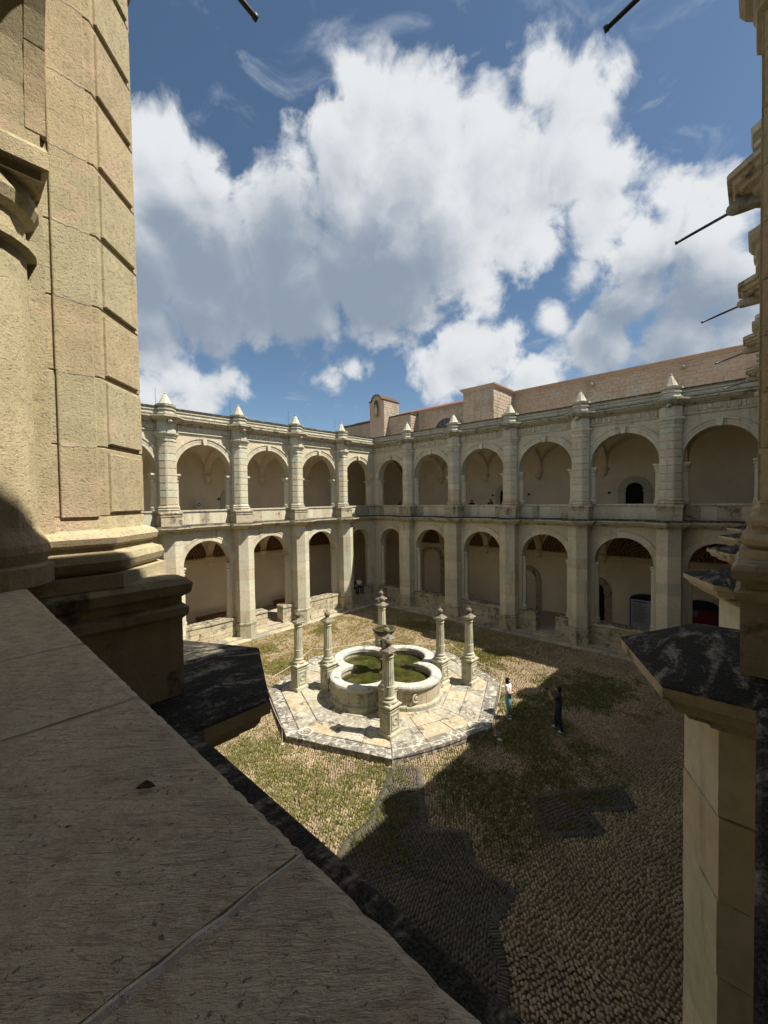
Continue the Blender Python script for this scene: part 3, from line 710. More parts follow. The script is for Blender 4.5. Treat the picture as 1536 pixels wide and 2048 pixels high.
# ------------------------------------------------------------------ church behind the far wing
ch = empty('church', (36.2, 12, 0), 0, 'pink stone church rising behind the shaded far wing', 'church')
def chbox(name, x0, x1, y0, y1, z0, z1, mat, **kw):
    mb = MB(); mb.box(x0 - 36.2, x1 - 36.2, y0 - 12, y1 - 12, z0, z1); return mb.put(name, mat, ch, **kw)
nave = chbox('nave_wall', 36.25, 48, -14, 38.0, 0, 18.62, 'mortar')
nc = MB()
sweep_mb(nc, [(.05, 26.0), (.05, 7.8), (-3.9, 7.8), (-3.9, 4.76), (.05, 4.76), (.05, -26)][::-1], [(-.02, 18.60), (.05, 18.62), (.10, 18.72), (.20, 18.80), (.22, 18.90), (-.6, 18.98)], None, [0, 0, 0, 0, 1]) ; nc.put('nave_cornice', ['church_gable', 'roof_edge'], ch)
butt = chbox('buttress', 32.35, 36.3, 16.82, 19.78, 0, 18.70, 'mortar')
def ashlar_face(par, org, du, length, z0, z1, n, mat, name='stone_courses', ch_=.35, keep=None):
    mb = MB(); z = z0; r = 0
    du = Vector((*du, 0)); nv = Vector((*n, 0))
    while z < z1 - .05:
        h = min(random.uniform(.24, .34), z1 - z); x = 0.0
        while x < length - .02:
            l = min(random.uniform(.35, .75), length - x)
            if length - x - l < .2: l = length - x
            d = random.uniform(.01, .04); g = .009
            def pt(a, zz, dd): q = Vector((*org, 0)) + du * a + nv * dd; return (q.x, q.y, zz)
            mid = pt(x + l / 2, z + h / 2, 0)
            if keep is None or keep(x + l / 2, z + h / 2):
                b = len(mb.v)
                mb.v += [pt(x + g, z + g, -.02), pt(x + l - g, z + g, -.02), pt(x + l - g, z + h - g, -.02), pt(x + g, z + h - g, -.02), pt(x + 2 * g, z + 2 * g, d), pt(x + l - 2 * g, z + 2 * g, d), pt(x + l - 2 * g, z + h - 2 * g, d), pt(x + 2 * g, z + h - 2 * g, d)]
                mb.f += [(b + 4, b + 5, b + 6, b + 7), (b, b + 1, b + 5, b + 4), (b + 1, b + 2, b + 6, b + 5), (b + 2, b + 3, b + 7, b + 6), (b + 3, b, b + 4, b + 7)]
            x += l
        z += h
    mb.mi = [0] * len(mb.f)
    me = mb.mesh(mat, name=name)
    nb = len(mb.f) // 5; vals = np.repeat(rng.random(nb), 5)
    at = me.attributes.new('tint', 'FLOAT', 'FACE'); at.data.foreach_set('value', vals.astype(np.float32))
    return put(name, me, par, kind='stuff')
def churchmat():
    m, t, p = newmat('church_courses')
    at = t.new('ShaderNodeAttribute', attribute_name='tint'); pos = t.new('ShaderNodeNewGeometry').outputs['Position']
    n1 = t.noise(pos, .35, 3); n2 = t.noise(pos, 6, 5, .6); n4 = t.noise(t.scale3(pos, (1, .35, .8)), .7, 2)
    sp = t.new('ShaderNodeSeparateXYZ'); t.put(sp.inputs[0], pos)
    c = t.mix(at.outputs['Fac'], (.39, .315, .245), (.39, .345, .265))
    c = t.mix(t.mr(sp.outputs[1], 22, 10, 0, .5), c, (.39, .295, .245))
    c = t.mix(t.mr(t.m('FRACT', t.m('MULTIPLY', at.outputs['Fac'], 3.7)), .6, 1, 0, .6), c, (.34, .25, .18))
    c = t.mix(t.mr(n4, .60, .64, 0, .75), c, (.36, .37, .32))
    c = t.mix(t.mr(n2, .35, .75, 0, .5), c, (.2, .155, .115)); c = t.mix(t.mr(t.noise(t.scale3(pos, (.8, .8, .25)), 1.0, 5, .6), .52, .68, 0, .5), c, (.17, .14, .11))
    t.put(p.inputs['Base Color'], c); p.inputs['Roughness'].default_value = .95; bump(t, p, n2, .4, .02)
churchmat()
win = lambda a, z: not (abs((26.0 - a + 12) - 24.2) < 2.1 and 15.5 < z < 18.0 and (((26.0 - a + 12) - 24.2) ** 2 + (z - 16.0) ** 2) < 4.0)
ashlar_face(nave, (.05, 26.0), (0, -1), 18.2, 14.0, 18.6, (-1, 0), 'church_courses', keep=win)
ashlar_face(nave, (.05, 4.76), (0, -1), 30, 14.0, 18.6, (-1, 0), 'church_courses')
ashlar_face(butt, (32.35 - 36.2, 7.78), (0, -1), 2.96, 14.0, 18.68, (-1, 0), 'church_courses'); ashlar_face(butt, (32.35 - 36.2, 4.82), (1, 0), 3.9, 14.0, 18.68, (0, -1), 'church_courses')
mb = MB(); c0, cz = 24.2 - 12, 16.0
o = [(2.0 * math.cos(t), 2.0 * math.sin(t)) for t in np.linspace(0, math.pi, 17)]; i_ = [(1.55 * math.cos(t), 1.55 * math.sin(t)) for t in np.linspace(0, math.pi, 17)]
mb.loft([[(-.12 + .05, c0 + y, cz + z) for y, z in o], [(-.12 + .05, c0 + y, cz + z) for y, z in i_], [(.04, c0 + y, cz + z) for y, z in i_]], cap=False, closed=False)
lw_ = mb.put('lunette_window', 'church_gable', ch)
mb = MB(); mb.loft([[(.0, c0 + y, cz + z) for y, z in i_], [(.06, c0 + y, cz + z) for y, z in i_]]); pane = mb.put('pane', 'glass_dark', lw_)
mb = MB()
for k in range(-2, 3): mb.box(-.03, .0, c0 + k * .5 - .03, c0 + k * .5 + .03, cz, cz + math.sqrt(1.55 ** 2 - (k * .5) ** 2)); 
mb.put('glazing_bars', 'iron', lw_, kind='stuff')
mb = MB(); b = [(.4, 19.6, 18.99), (.4, 7.9, 18.99), (2.0, 7.9, 19.62), (2.0, 19.6, 19.62)]; mb.loft([[(x, y, z - .2) for x, y, z in b], b]); b = [(2.02, 19.6, 19.62), (2.02, 7.9, 19.62), (6.0, 7.9, 19.0), (6.0, 19.6, 19.0)]; mb.loft([[(x, y, z - .2) for x, y, z in b], b]); mb.put('tiled_roof', 'roof_red', ch)
for y in (4.0, 10.0):
    mb = MB(); mb.loft([[(x, y - 12 + a * k, 18.12 + b * k + dz) for a, b in ((-.13, -.1), (.13, -.1), (.13, .05), (.06, .1), (-.06, .1), (-.13, .05))] for x, k, dz in ((.1, 1.1, 0), (-.25, 1.0, .02), (-.5, .8, .06), (-.55, .5, .08))]); mb.put('gargoyle', 'ashlar_weathered', ch)
# bell gable with its niche, on a low wing of the church
bg_ = empty('bell_gable', (34.0, 32.2, 0), 0, 'small bell gable with a rounded top and a statue niche above the courtyard corner', 'gable')
def gbox(name, x0, x1, y0, y1, z0, z1, mat): mb = MB(); mb.box(x0, x1, y0, y1, z0, z1); return mb.put(name, mat, bg_)
pts = [(-1.1, 14), (-1.1, 20.35), (-.75, 20.45), (-.62, 20.75), (-.35, 21.0), (0, 21.08), (.35, 21.0), (.62, 20.75), (.75, 20.45), (1.1, 20.35), (1.1, 14)]
mb = MB(); mb.loft([[(x, y, z) for y, z in pts] for x in (0, 2.6)]); tw = mb.put('tower', 'church_gable', bg_)
cpv = [(y * 1.10, z + .05) for y, z in pts[1:-1]]; cpi = [(y * .99, z - .05) for y, z in pts[1:-1]]
mb = MB(); mb.loft([[(-.1, y, z) for y, z in cpv + cpi[::-1]], [(2.7, y, z) for y, z in cpv + cpi[::-1]]]); mb.put('coping', 'roof_edge', tw)
npts = [(-.33, 18.6), (.33, 18.6)] + [(.33 * math.cos(t), 20.1 + .4 * math.sin(t)) for t in np.linspace(0, math.pi, 11)]
mb = MB(); mb.loft([[(-.05, y * 1.25, 19.3 + (z - 19.3) * 1.08) for y, z in npts], [(-.05, y, z) for y, z in npts], [(.02, y, z) for y, z in npts]], cap=False); fr = mb.put('niche_frame', 'ashlar_weathered', tw)
mb = MB(); mb.loft([[(-.012, y, z) for y, z in npts], [(.03, y, z) for y, z in npts]]); mb.put('niche', 'bowl_stone', tw)
mb = MB(); mb.lathe([(.16, 18.62), (.2, 18.9), (.17, 19.3), (.19, 19.55), (.07, 19.7), (.1, 19.8), (.09, 19.92), (.02, 19.98)], 10, (-.1, 0)); mb.put('statue', 'ashlar_weathered', tw, smooth=True)
lw2 = gbox('low_wall', .5, 4.0, 1.1, 6.2, 10, 18.2, 'mortar'); lw3 = gbox('side_wall', 2.6, 3.3, -4.3, 1.1, 10, 18.0, 'mortar')
gbox('low_wall_coping', .4, 4.1, 1.12, 6.3, 18.2, 18.38, 'roof_edge'); lw4 = gbox('front_wall', .9, 2.2, -4.2, -1.1, 10, 18.4, 'mortar'); gbox('front_wall_coping', .85, 2.3, -4.3, -1.12, 18.4, 18.55, 'roof_edge')
ashlar_face(lw2, (.5, 6.2), (0, -1), 5.1, 14, 18.2, (-1, 0), 'church_courses'); ashlar_face(lw4, (.9, -1.1), (0, -1), 3.1, 14, 18.4, (-1, 0), 'church_courses'); ashlar_face(lw4, (.9, -4.2), (1, 0), 1.3, 14, 18.4, (0, -1), 'church_courses')
ashlar_face(tw, (0.02, -1.1), (1, 0), 2.5, 14, 20.2, (0, -1), 'church_courses')
# ------------------------------------------------------------------ courtyard paving
FC = (13.95, 12.95)
_lat = rng.random((64, 64))
def vn(x, y, s):
    x = x * s + 17.3; y = y * s + 9.1; i = np.floor(x).astype(int); j = np.floor(y).astype(int); fx = x - i; fy = y - j
    fx = fx * fx * (3 - 2 * fx); fy = fy * fy * (3 - 2 * fy); L = lambda a, b: _lat[a % 64, b % 64]
    return (L(i, j) * (1 - fx) + L(i + 1, j) * fx) * (1 - fy) + (L(i, j + 1) * (1 - fx) + L(i + 1, j + 1) * fx) * fy
def inside(poly, x, y):
    r = np.zeros(x.shape, bool); n = len(poly)
    for k in range(n):
        x0, y0 = poly[k]; x1, y1 = poly[(k + 1) % n]
        c = ((y0 > y) != (y1 > y)) & (x < (x1 - x0) * (y - y0) / (y1 - y0 + 1e-12) + x0); r ^= c
    return r
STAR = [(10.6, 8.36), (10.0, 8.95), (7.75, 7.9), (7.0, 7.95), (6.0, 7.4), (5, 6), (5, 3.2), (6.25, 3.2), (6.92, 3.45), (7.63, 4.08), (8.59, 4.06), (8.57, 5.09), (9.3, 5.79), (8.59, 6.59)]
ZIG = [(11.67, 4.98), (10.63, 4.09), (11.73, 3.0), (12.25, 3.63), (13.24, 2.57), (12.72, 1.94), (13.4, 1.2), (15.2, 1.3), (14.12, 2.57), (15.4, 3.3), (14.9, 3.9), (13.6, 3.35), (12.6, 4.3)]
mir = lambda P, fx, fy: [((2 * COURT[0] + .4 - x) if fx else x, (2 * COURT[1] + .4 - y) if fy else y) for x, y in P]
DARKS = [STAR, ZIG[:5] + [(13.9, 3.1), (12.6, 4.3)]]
def oct_in(x, y, r):
    a = np.abs(x - FC[0]); b = np.abs(y - FC[1]); ap = r * math.cos(math.pi / 8); m = np.zeros(x.shape, bool) | True
    for k in range(8):
        t = math.pi / 8 + k * math.pi / 4; m &= ((x - FC[0]) * math.cos(t) + (y - FC[1]) * math.sin(t)) < ap
    return m
X0, X1, Y0, Y1 = 1.0 + .86, 26.06 - .86, .86, 25.06 - .86
def field(sx, sy, ang, jit):
    n = int(40 / sx); m = int(40 / sy)
    i, j = np.meshgrid(np.arange(-n // 2, n // 2), np.arange(-m // 2, m // 2)); i = i.ravel(); j = j.ravel()
    x = (i + .5 * (j % 2)) * sx + rng.normal(0, jit * sx, i.shape); y = j * sy + rng.normal(0, jit * sy, i.shape)
    x += .10 * np.sin(y * 1.7); y += .09 * np.sin(x * 1.3)
    c, s = math.cos(ang), math.sin(ang)
    return COURT[0] + x * c - y * s, COURT[1] + x * s + y * c
def stones(x, y, la, lb, ang, h):
    """arrays -> verts (n,12,3): six-sided pebbles, a buried ring and a shouldered ring"""
    n = len(x); k = np.arange(6) * math.pi / 3
    rr = 1 + rng.uniform(-.14, .14, (n, 6)); tilt = rng.uniform(-.12, .12, (n, 2))
    cx = np.cos(k) * rr * la[:, None]; cy = np.sin(k) * rr * lb[:, None]
    V = np.zeros((n, 12, 3)); ca, sa = np.cos(ang)[:, None], np.sin(ang)[:, None]
    for r, (s, z) in enumerate(((1.0, -.03), (.83, 1.0))):
        px, py = cx * s, cy * s
        V[:, r * 6:r * 6 + 6, 0] = x[:, None] + px * ca - py * sa; V[:, r * 6:r * 6 + 6, 1] = y[:, None] + px * sa + py * ca
        V[:, r * 6:r * 6 + 6, 2] = (-.035) if r == 0 else (h[:, None] + px * tilt[:, :1] + py * tilt[:, 1:])
    return V
SF = [(i, (i + 1) % 6, 6 + (i + 1) % 6, 6 + i) for i in range(6)]
def stone_mesh(V, tint, mat, name):
    n = len(V); me = bpy.data.meshes.new(name); me.vertices.add(n * 12); me.vertices.foreach_set('co', V.reshape(-1).astype(np.float32))
    base = (np.arange(n) * 12)[:, None]
    loops = np.concatenate([base + np.array(SF).reshape(1, -1), base + np.arange(6, 12)[None]], 1).reshape(-1)
    sizes = np.tile(np.array([4] * 6 + [6]), n); starts = np.concatenate([[0], np.cumsum(sizes)[:-1]])
    me.loops.add(len(loops)); me.loops.foreach_set('vertex_index', loops.astype(np.int32))
    me.polygons.add(len(sizes)); me.polygons.foreach_set('loop_start', starts.astype(np.int32)); me.update(calc_edges=True)
    me.polygons.foreach_set('use_smooth', [True] * len(sizes)); me.materials.append(MAT[mat])
    at = me.attributes.new('tint', 'FLOAT', 'FACE'); at.data.foreach_set('value', np.repeat(tint, 7).astype(np.float32))
    return me
def seen(x, y):
    """roughly in view from the gallery and not behind the near parapet or the right pier"""
    d = np.stack([x, y, np.full(x.shape, -9.0)], 1); f = d @ np.array(CF); px = (d @ np.array(CR)) / f; py = (d @ np.array(CU)) / f
    return (f > 1) & (px < .74) & (px > -.9) & (py > -1.25) & (x > 6.7)
def lay(x, y, la, lb, ang, h, mat, piece, mass):
    d2 = np.where(seen(x, y), x * x + y * y, 1e9); o = np.argsort(d2); near, rest = o[:300], o[300:]
    tint = rng.random(len(x))
    put(mass, stone_mesh(stones(x[rest], y[rest], la[rest], lb[rest], ang[rest], h[rest]), tint[rest], mat, mass), ground, kind='stuff')
    shapes = []
    for k in range(12):
        V = stones(np.zeros(1), np.zeros(1), np.ones(1), np.ones(1) , np.zeros(1), np.ones(1)); shapes.append(stone_mesh(V, np.array([rng.random()]), mat, piece))
    for i in near:
        p = put(piece, shapes[i % 12], ground, (x[i], y[i], 0), (0, 0, ang[i])); p.scale = (la[i], lb[i], h[i])
x, y = field(.104, .080, R(38), .14)
m = (x > X0) & (x < X1) & (y > Y0) & (y < Y1) & ~oct_in(x, y, 5.5)
for D_ in DARKS: m &= ~inside(D_, x, y)
x, y = x[m], y[m]; n = len(x)
lay(x, y, rng.uniform(.040, .060, n) * rng.choice([.8, 1, 1, 1.12], n), rng.uniform(.030, .042, n) * rng.choice([.85, 1, 1.1], n), R(38) + rng.normal(0, .4, n), rng.uniform(.006, .019, n), 'cobble', 'cobblestone', 'cobblestones')
x, y = field(.15, .072, R(20), .07)
m = (x > X0) & (x < X1) & (y > Y0) & (y < Y1) & ~oct_in(x, y, 5.5); k = np.zeros(x.shape, bool)
for D_ in DARKS: k |= inside(D_, x, y)
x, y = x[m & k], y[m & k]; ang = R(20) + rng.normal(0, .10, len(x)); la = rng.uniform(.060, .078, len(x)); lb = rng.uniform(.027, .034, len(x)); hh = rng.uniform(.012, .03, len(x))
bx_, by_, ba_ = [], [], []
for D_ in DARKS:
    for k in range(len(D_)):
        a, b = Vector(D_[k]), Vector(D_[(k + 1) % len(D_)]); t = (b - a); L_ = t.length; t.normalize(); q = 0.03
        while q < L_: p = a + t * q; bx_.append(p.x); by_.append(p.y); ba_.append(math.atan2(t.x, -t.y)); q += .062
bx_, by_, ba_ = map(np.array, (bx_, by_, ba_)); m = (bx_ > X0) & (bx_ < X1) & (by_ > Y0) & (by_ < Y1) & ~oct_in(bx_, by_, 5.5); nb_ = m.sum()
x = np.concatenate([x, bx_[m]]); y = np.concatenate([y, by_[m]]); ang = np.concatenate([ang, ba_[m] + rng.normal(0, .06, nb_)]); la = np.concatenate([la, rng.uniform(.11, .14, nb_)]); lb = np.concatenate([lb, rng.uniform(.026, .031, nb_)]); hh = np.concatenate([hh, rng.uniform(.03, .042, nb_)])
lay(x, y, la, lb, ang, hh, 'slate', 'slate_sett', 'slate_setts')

# grass between the stones
GREENS = [(13.1, 22.1), (12.2, 19.1), (6.8, 13.3), (7.8, 13.0), (7.6, 9.6), (8.4, 9.6), (9.4, 9.2), (7.8, 10.6), (7.7, 8.2), (23.3, 17.6), (21.6, 13.3), (20.8, 11.8), (17.7, 22.6), (18.2, 16.0), (16.5, 7.2), (14.6, 6.2),
          (15.0, 4.7), (19.7, 5.6), (11.2, 5.7), (11.2, 6.4), (12.7, 5.1), (13.1, 4.6), (10.8, 4.7), (10.0, 5.1), (20.5, 5.4), (13.7, 7.2), (18.2, 6.4), (13.9, 5.6), (9.9, 11.0), (7.2, 11.6)]
N = 190000
gx = rng.uniform(X0, X1, N); gy = rng.uniform(Y0, Y1, N)
nz = .45 * vn(gx, gy, .9) + .33 * vn(gx, gy, 2.3) + .22 * vn(gx, gy, 6.1)
green = np.zeros(N)
for k, (a, b) in enumerate(GREENS): s = .65 + .5 * ((k * 37) % 10) / 10; green = np.maximum(green, np.exp(-((gx - a) ** 2 + (gy - b) ** 2) / (2 * s * s)))
dry = np.clip((gx + gy - 27) / 8, 0, 1) * np.clip((gy - 6) / 5, 0, 1) + .7 * np.clip((gy - 15.5) / 3, 0, 1) + .12 * np.clip((gy - 8.5) / 1.5, 0, 1)
dry = np.clip(dry, 0, 1)
prob = .02 + 1.3 * np.clip(green * 1.15 - 2.6 * (.60 - nz), 0, 1) * (green > .05) + .8 * dry * np.clip(nz * 2.4 - .75, 0, 1)
keep = (rng.random(N) < prob) & ~oct_in(gx, gy, 5.58); gx, gy, green, dry = gx[keep], gy[keep], green[keep], dry[keep]
tint0 = np.clip(rng.normal(.30, .16, len(gx)) + .55 * dry * (1 - .7 * green), 0, 1); size0 = rng.lognormal(0, .3, len(gx)) * (.8 + .4 * green)
BLN = 7
gx, gy, green, tint0, size0 = [np.repeat(q_, BLN) for q_ in (gx, gy, green, tint0, size0)]; n = len(gx)
gx = gx + rng.normal(0, .018, n); gy = gy + rng.normal(0, .018, n); tint = np.clip(tint0 + rng.normal(0, .1, n), 0, 1)
hgt = rng.uniform(.035, .085, n) * size0; wd = rng.uniform(.006, .012, n) * (1 + .5 * np.clip((np.hypot(gx, gy) - 15) / 6, 0, 1)); az = rng.uniform(0, 2 * math.pi, n); ln = rng.uniform(.02, .07, n) * size0; la_ = rng.uniform(0, 2 * math.pi, n)
V = np.zeros((n, 3, 3)); V[:, 0, 0] = gx - np.cos(az) * wd; V[:, 0, 1] = gy - np.sin(az) * wd; V[:, 1, 0] = gx + np.cos(az) * wd; V[:, 1, 1] = gy + np.sin(az) * wd
V[:, 2, 0] = gx + np.cos(la_) * ln; V[:, 2, 1] = gy + np.sin(la_) * ln; V[:, :2, 2] = -.01; V[:, 2, 2] = hgt
me = bpy.data.meshes.new('grass'); me.vertices.add(n * 3); me.vertices.foreach_set('co', V.reshape(-1).astype(np.float32)); me.loops.add(n * 3); me.loops.foreach_set('vertex_index', np.arange(n * 3, dtype=np.int32))
me.polygons.add(n); me.polygons.foreach_set('loop_start', np.arange(0, n * 3, 3, dtype=np.int32)); me.update(calc_edges=True); me.materials.append(MAT['grass'])
at = me.attributes.new('tint', 'FLOAT', 'FACE'); at.data.foreach_set('value', tint.astype(np.float32))
put('grass', me, None, label='short green and straw coloured grass between the courtyard cobbles', cat='grass', kind='stuff')

# ------------------------------------------------------------------ fountain
ft = empty('fountain', (FC[0], FC[1], 0), 0, 'quatrefoil stone fountain basin on an octagonal paved platform', 'fountain')
OV = [(math.cos(k * math.pi / 4), math.sin(k * math.pi / 4)) for k in range(8)]
mb = MB(); mb.stack([(x * 5.42, y * 5.42) for x, y in OV], [(0, -.03), (0, .20)]); plat = mb.put('platform', 'paving_edge', ft)
rings = [(5.5, 4.92, 3, 'paving_edge'), (4.91, 4.05, 3, 'paving'), (4.04, 3.2, 3, 'paving'), (3.19, 2.3, 2, 'paving'), (2.29, 1.2, 1, 'paving')]
for ri, (r1, r0, cnt, mk) in enumerate(rings):
    for s in range(8):
        A, B_ = Vector(OV[s]), Vector(OV[(s + 1) % 8])
        ts = [0] + sorted((k + random.uniform(-.16, .16) + (.25 if (ri + s) % 2 and cnt > 1 else 0)) / cnt for k in range(1, cnt)) + [1]
        for t0, t1 in zip(ts, ts[1:]):
            P4 = [A.lerp(B_, t0) * r0, A.lerp(B_, t1) * r0, A.lerp(B_, t1) * r1, A.lerp(B_, t0) * r1]
            P4 = [(p.x, p.y) for p in P4]
            if area2(P4) < 0: P4 = P4[::-1]
            P4 = offset(P4, -.009); z = .255 + random.uniform(-.012, .010); mb = MB()
            mb.stack(P4, [(0, .0 if ri == 0 else .15), (0, z - .015), (-.015, z)]); mb.put('paving_slab', mk, plat)
for a, b in ((9.1, 12.6), (13.7, 8.0)):
    mb = MB(); mb.lathe([(.20, .23), (.21, .285), (.28, .285), (.29, .23)], 24, (a - FC[0], b - FC[1])); mb.put('drain_ring', 'rim_stone', plat)
def lobe_pt(l, f, r, d=1.4):
    t = (2 * d + math.sqrt(max(0, 4 * d * d - 8 * (d * d - r * r)))) / 4; phi = math.atan2(t, t - d); a = l * math.pi / 2
    q = f * phi; px, py = d + r * math.cos(q), r * math.sin(q)
    return (px * math.cos(a) - py * math.sin(a), px * math.sin(a) + py * math.cos(a))
def lobe_piece(l, f0, f1, prof, name, mat, par, seg=5, gap=.004):
    mb = MB(); loops = []
    for f in np.linspace(f0 + gap, f1 - gap, seg + 1): loops.append([(*lobe_pt(l, f, r), z) for r, z in prof])
    mb.loft(loops); return mb.put(name, mat, par)
mb = MB(); fl = [(*lobe_pt(l, f, 1.38),) for l in range(4) for f in np.linspace(-1, 1, 15)[:-1]]
fi = [(*lobe_pt(l, f, 1.12),) for l in range(4) for f in np.linspace(-1, 1, 15)[:-1]]
mb.loft([[(x, y, .2) for x, y in fl], [(x, y, 1.15) for x, y in fl], [(x, y, 1.15) for x, y in fi], [(x, y, .3) for x, y in fi]]); basin = mb.put('basin', 'basin_stone', ft)
for l in range(4):
    cuts = [-1, -.62, -.2, .22, .6, 1]
    for f0, f1 in zip(cuts, cuts[1:]):
        lobe_piece(l, f0, f1, [(1.36, .24), (1.53, .24), (1.53, .40), (1.50, .45), (1.43, .48), (1.36, .48)], 'plinth_stone', 'basin_stone', basin)
        j = random.uniform(-.006, .006)
        lobe_piece(l, f0, f1, [(1.36, .485), (1.425 + j, .485), (1.425 + j, 1.03), (1.45, 1.05), (1.45, 1.08), (1.36, 1.08)], 'panel', 'basin_stone', basin)
    cuts = [-1, -.7, -.25, .18, .66, 1]
    for f0, f1 in zip(cuts, cuts[1:]):
        z = 1.30 + random.uniform(-.008, .008)
        lobe_piece(l, f0, f1, [(1.04, 1.13), (1.12, 1.085), (1.47, 1.085), (1.51, 1.13), (1.52, 1.20), (1.49, 1.27), (1.42, z), (1.12, z), (1.05, 1.26)], 'rim_stone', 'rim_stone', basin, 6)
        lobe_piece(l, f0, f1, [(1.125, .30), (1.14, .30), (1.14, 1.12), (1.085, 1.12)], 'lining_stone', 'basin_stone', basin, 5)
    for f in (-.41, .41):
        px, py = lobe_pt(l, f, 1.43); q0 = lobe_pt(l, f, 1.3); a = math.atan2(py - q0[1], px - q0[0])
        mb = MB(); ringp = [(.13, 0), (.15, .03), (.20, .03), (.22, 0)]
        mb.loft([[(d, rr * math.cos(t), rr * math.sin(t)) for rr, d in ringp] for t in np.linspace(0, 2 * math.pi, 20)]); mb.ball((.0, 0, 0), .09, 8, 6, sc=(.4, 1, 1))
        mb.put('medallion', 'basin_stone', basin, loc=(px, py, .77), rot=(0, 0, a))
mb = MB(); wl = [(*lobe_pt(l, f, 1.13),) for l in range(4) for f in np.linspace(-1, 1, 15)[:-1]]
mb.loft([[(x, y, .32) for x, y in wl], [(x, y, .92) for x, y in wl]]); mb.put('water', 'pond_water', ft)
mb = MB(); mb.lathe([(.36, .3), (.36, .95), (.28, 1.0), (.20, 1.1), (.17, 1.35), (.26, 1.45), (.27, 1.55), (.15, 1.65), (.12, 2.0), (.19, 2.25), (.20, 2.4), (.11, 2.52), (.14, 2.60)], 8); mb.put('stem', 'bowl_stone', ft)
mb = MB(); mb.lathe([(.10, 2.58), (.26, 2.62), (.44, 2.76), (.53, 2.88), (.55, 2.93), (.55, 2.99), (.50, 3.0), (.47, 2.96), (.30, 2.86), (.05, 2.83)], 8); bowl = mb.put('upper_bowl', 'bowl_stone', ft)
mb = MB(); mb.lathe([(.42, 2.90), (.455, 2.955)], 8); mb.put('bowl_water', 'pond_water', bowl)

# ------------------------------------------------------------------ the eight fluted columns
def column_meshes():
    sq = [(-.265, -.265), (.265, -.265), (.265, .265), (-.265, .265)]; out = {}
    p = MB(); p.stack(sq, [(.06, .24), (.06, .40), (.03, .42), (.0, .45), (.0, 1.22), (.02, 1.235), (.03, 1.27), (.0, 1.285), (.0, 1.33), (.05, 1.355), (.075, 1.41), (.06, 1.45), (.0, 1.47), (-.02, 1.53)]); out['pedestal'] = p.mesh('column_stone', name='pedestal')
    q = MB()
    q.loft([[(x * k, -.265 - dd, .84 + z * k) for x, z in ((-.20, -.30), (.20, -.30), (.20, .30), (-.20, .30))] for k, dd in ((1, -.004), (1, .022), (.86, .022), (.84, .004), (.80, .004), (.78, .003))])
    q.loft([[(rr * math.cos(t), -.267 - d, .84 + rr * math.sin(t)) for rr, d in ((.08, 0), (.10, .025), (.13, .025), (.15, 0))] for t in np.linspace(0, 2 * math.pi, 14)])
    out['relief_panel'] = q.mesh('column_stone', name='relief_panel')
    b = MB(); b.lathe([(.29, 1.51), (.30, 1.55), (.28, 1.60), (.235, 1.62), (.225, 1.65), (.25, 1.67), (.25, 1.70), (.215, 1.73), (.205, 1.76)], 24); out['base'] = b.mesh('column_stone', True, name='base')
    def rf(a, z): return 1.0 if z < 2.12 or z > 3.17 else 1 - .075 * abs(math.sin(a * 8)) ** .7
    s = MB(); s.lathe([(.207, 1.74), (.205, 2.10), (.212, 2.105), (.212, 2.118), (.203, 2.13), (.200, 2.16), (.190, 2.6), (.176, 3.15), (.174, 3.18), (.174, 3.20)], 64, rf=rf); out['shaft'] = s.mesh('column_stone', name='shaft')
    c = MB(); c.lathe([(.17, 3.18), (.20, 3.20), (.20, 3.225), (.175, 3.24), (.175, 3.30), (.19, 3.31), (.24, 3.36)], 20); c.stack([(x * .8, y * .8) for x, y in sq], [(-.02, 3.35), (-.01, 3.37), (.02, 3.39), (.035, 3.42), (.03, 3.445)]); out['capital'] = c.mesh('column_stone', name='capital')
    f = MB(); f.stack([(x * .72, y * .72) for x, y in sq], [(.045, 3.435), (.05, 3.455), (-.02, 3.50), (-.10, 3.57), (-.13, 3.60)]); f.lathe([(.09, 3.56), (.075, 3.60), (.10, 3.63), (.135, 3.69), (.14, 3.75), (.115, 3.81), (.06, 3.85), (.03, 3.87), (.035, 3.91), (.008, 3.95)], 14); out['ball_finial'] = f.mesh('column_top', True, name='ball_finial')
    return out
stone('column_stone', (.47, .43, .315), (.41, .40, .30), None, var=.8, stain=.5, grime=.3)
stone('column_top', (.16, .14, .11), (.20, .18, .14), None, var=.5, stain=.6, grime=.5)
CM = column_meshes()
for me in (CM['ball_finial'],): me.polygons.foreach_set('use_smooth', [False] * len(me.polygons))
for (dx, dy, lab) in ((-2.85, -2.85, 'fluted stone column at the front corner of the fountain platform, nearest of all'), (-1.88, -1.88, 'fluted column hidden mostly behind the nearest column, touching the basin'),
                      (-2.85, 2.85, 'leftmost fluted column on the fountain platform, clear of the basin'), (-1.88, 1.88, 'fluted column second from left, close against the basin'),
                      (2.85, -2.85, 'rightmost fluted column on the fountain platform, clear of the basin'), (1.88, -1.88, 'fluted column second from right, close against the basin notch'),
                      (2.85, 2.85, 'farthest fluted column, behind the basin towards the courtyard corner'), (1.88, 1.88, 'fluted column behind the basin, in front of the farthest one')):
    c = empty('stone_column', (FC[0] + dx, FC[1] + dy, 0), 0, lab, 'column', 'fluted columns around the fountain'); c['kind'] = 'thing'; pd = None
    for k in ('pedestal', 'base', 'shaft', 'capital', 'ball_finial'):
        o = put(k, CM[k], c)
        if k == 'pedestal': pd = o
    for k in range(4): put('relief_panel', CM['relief_panel'], pd, rot=(0, 0, k * math.pi / 2))

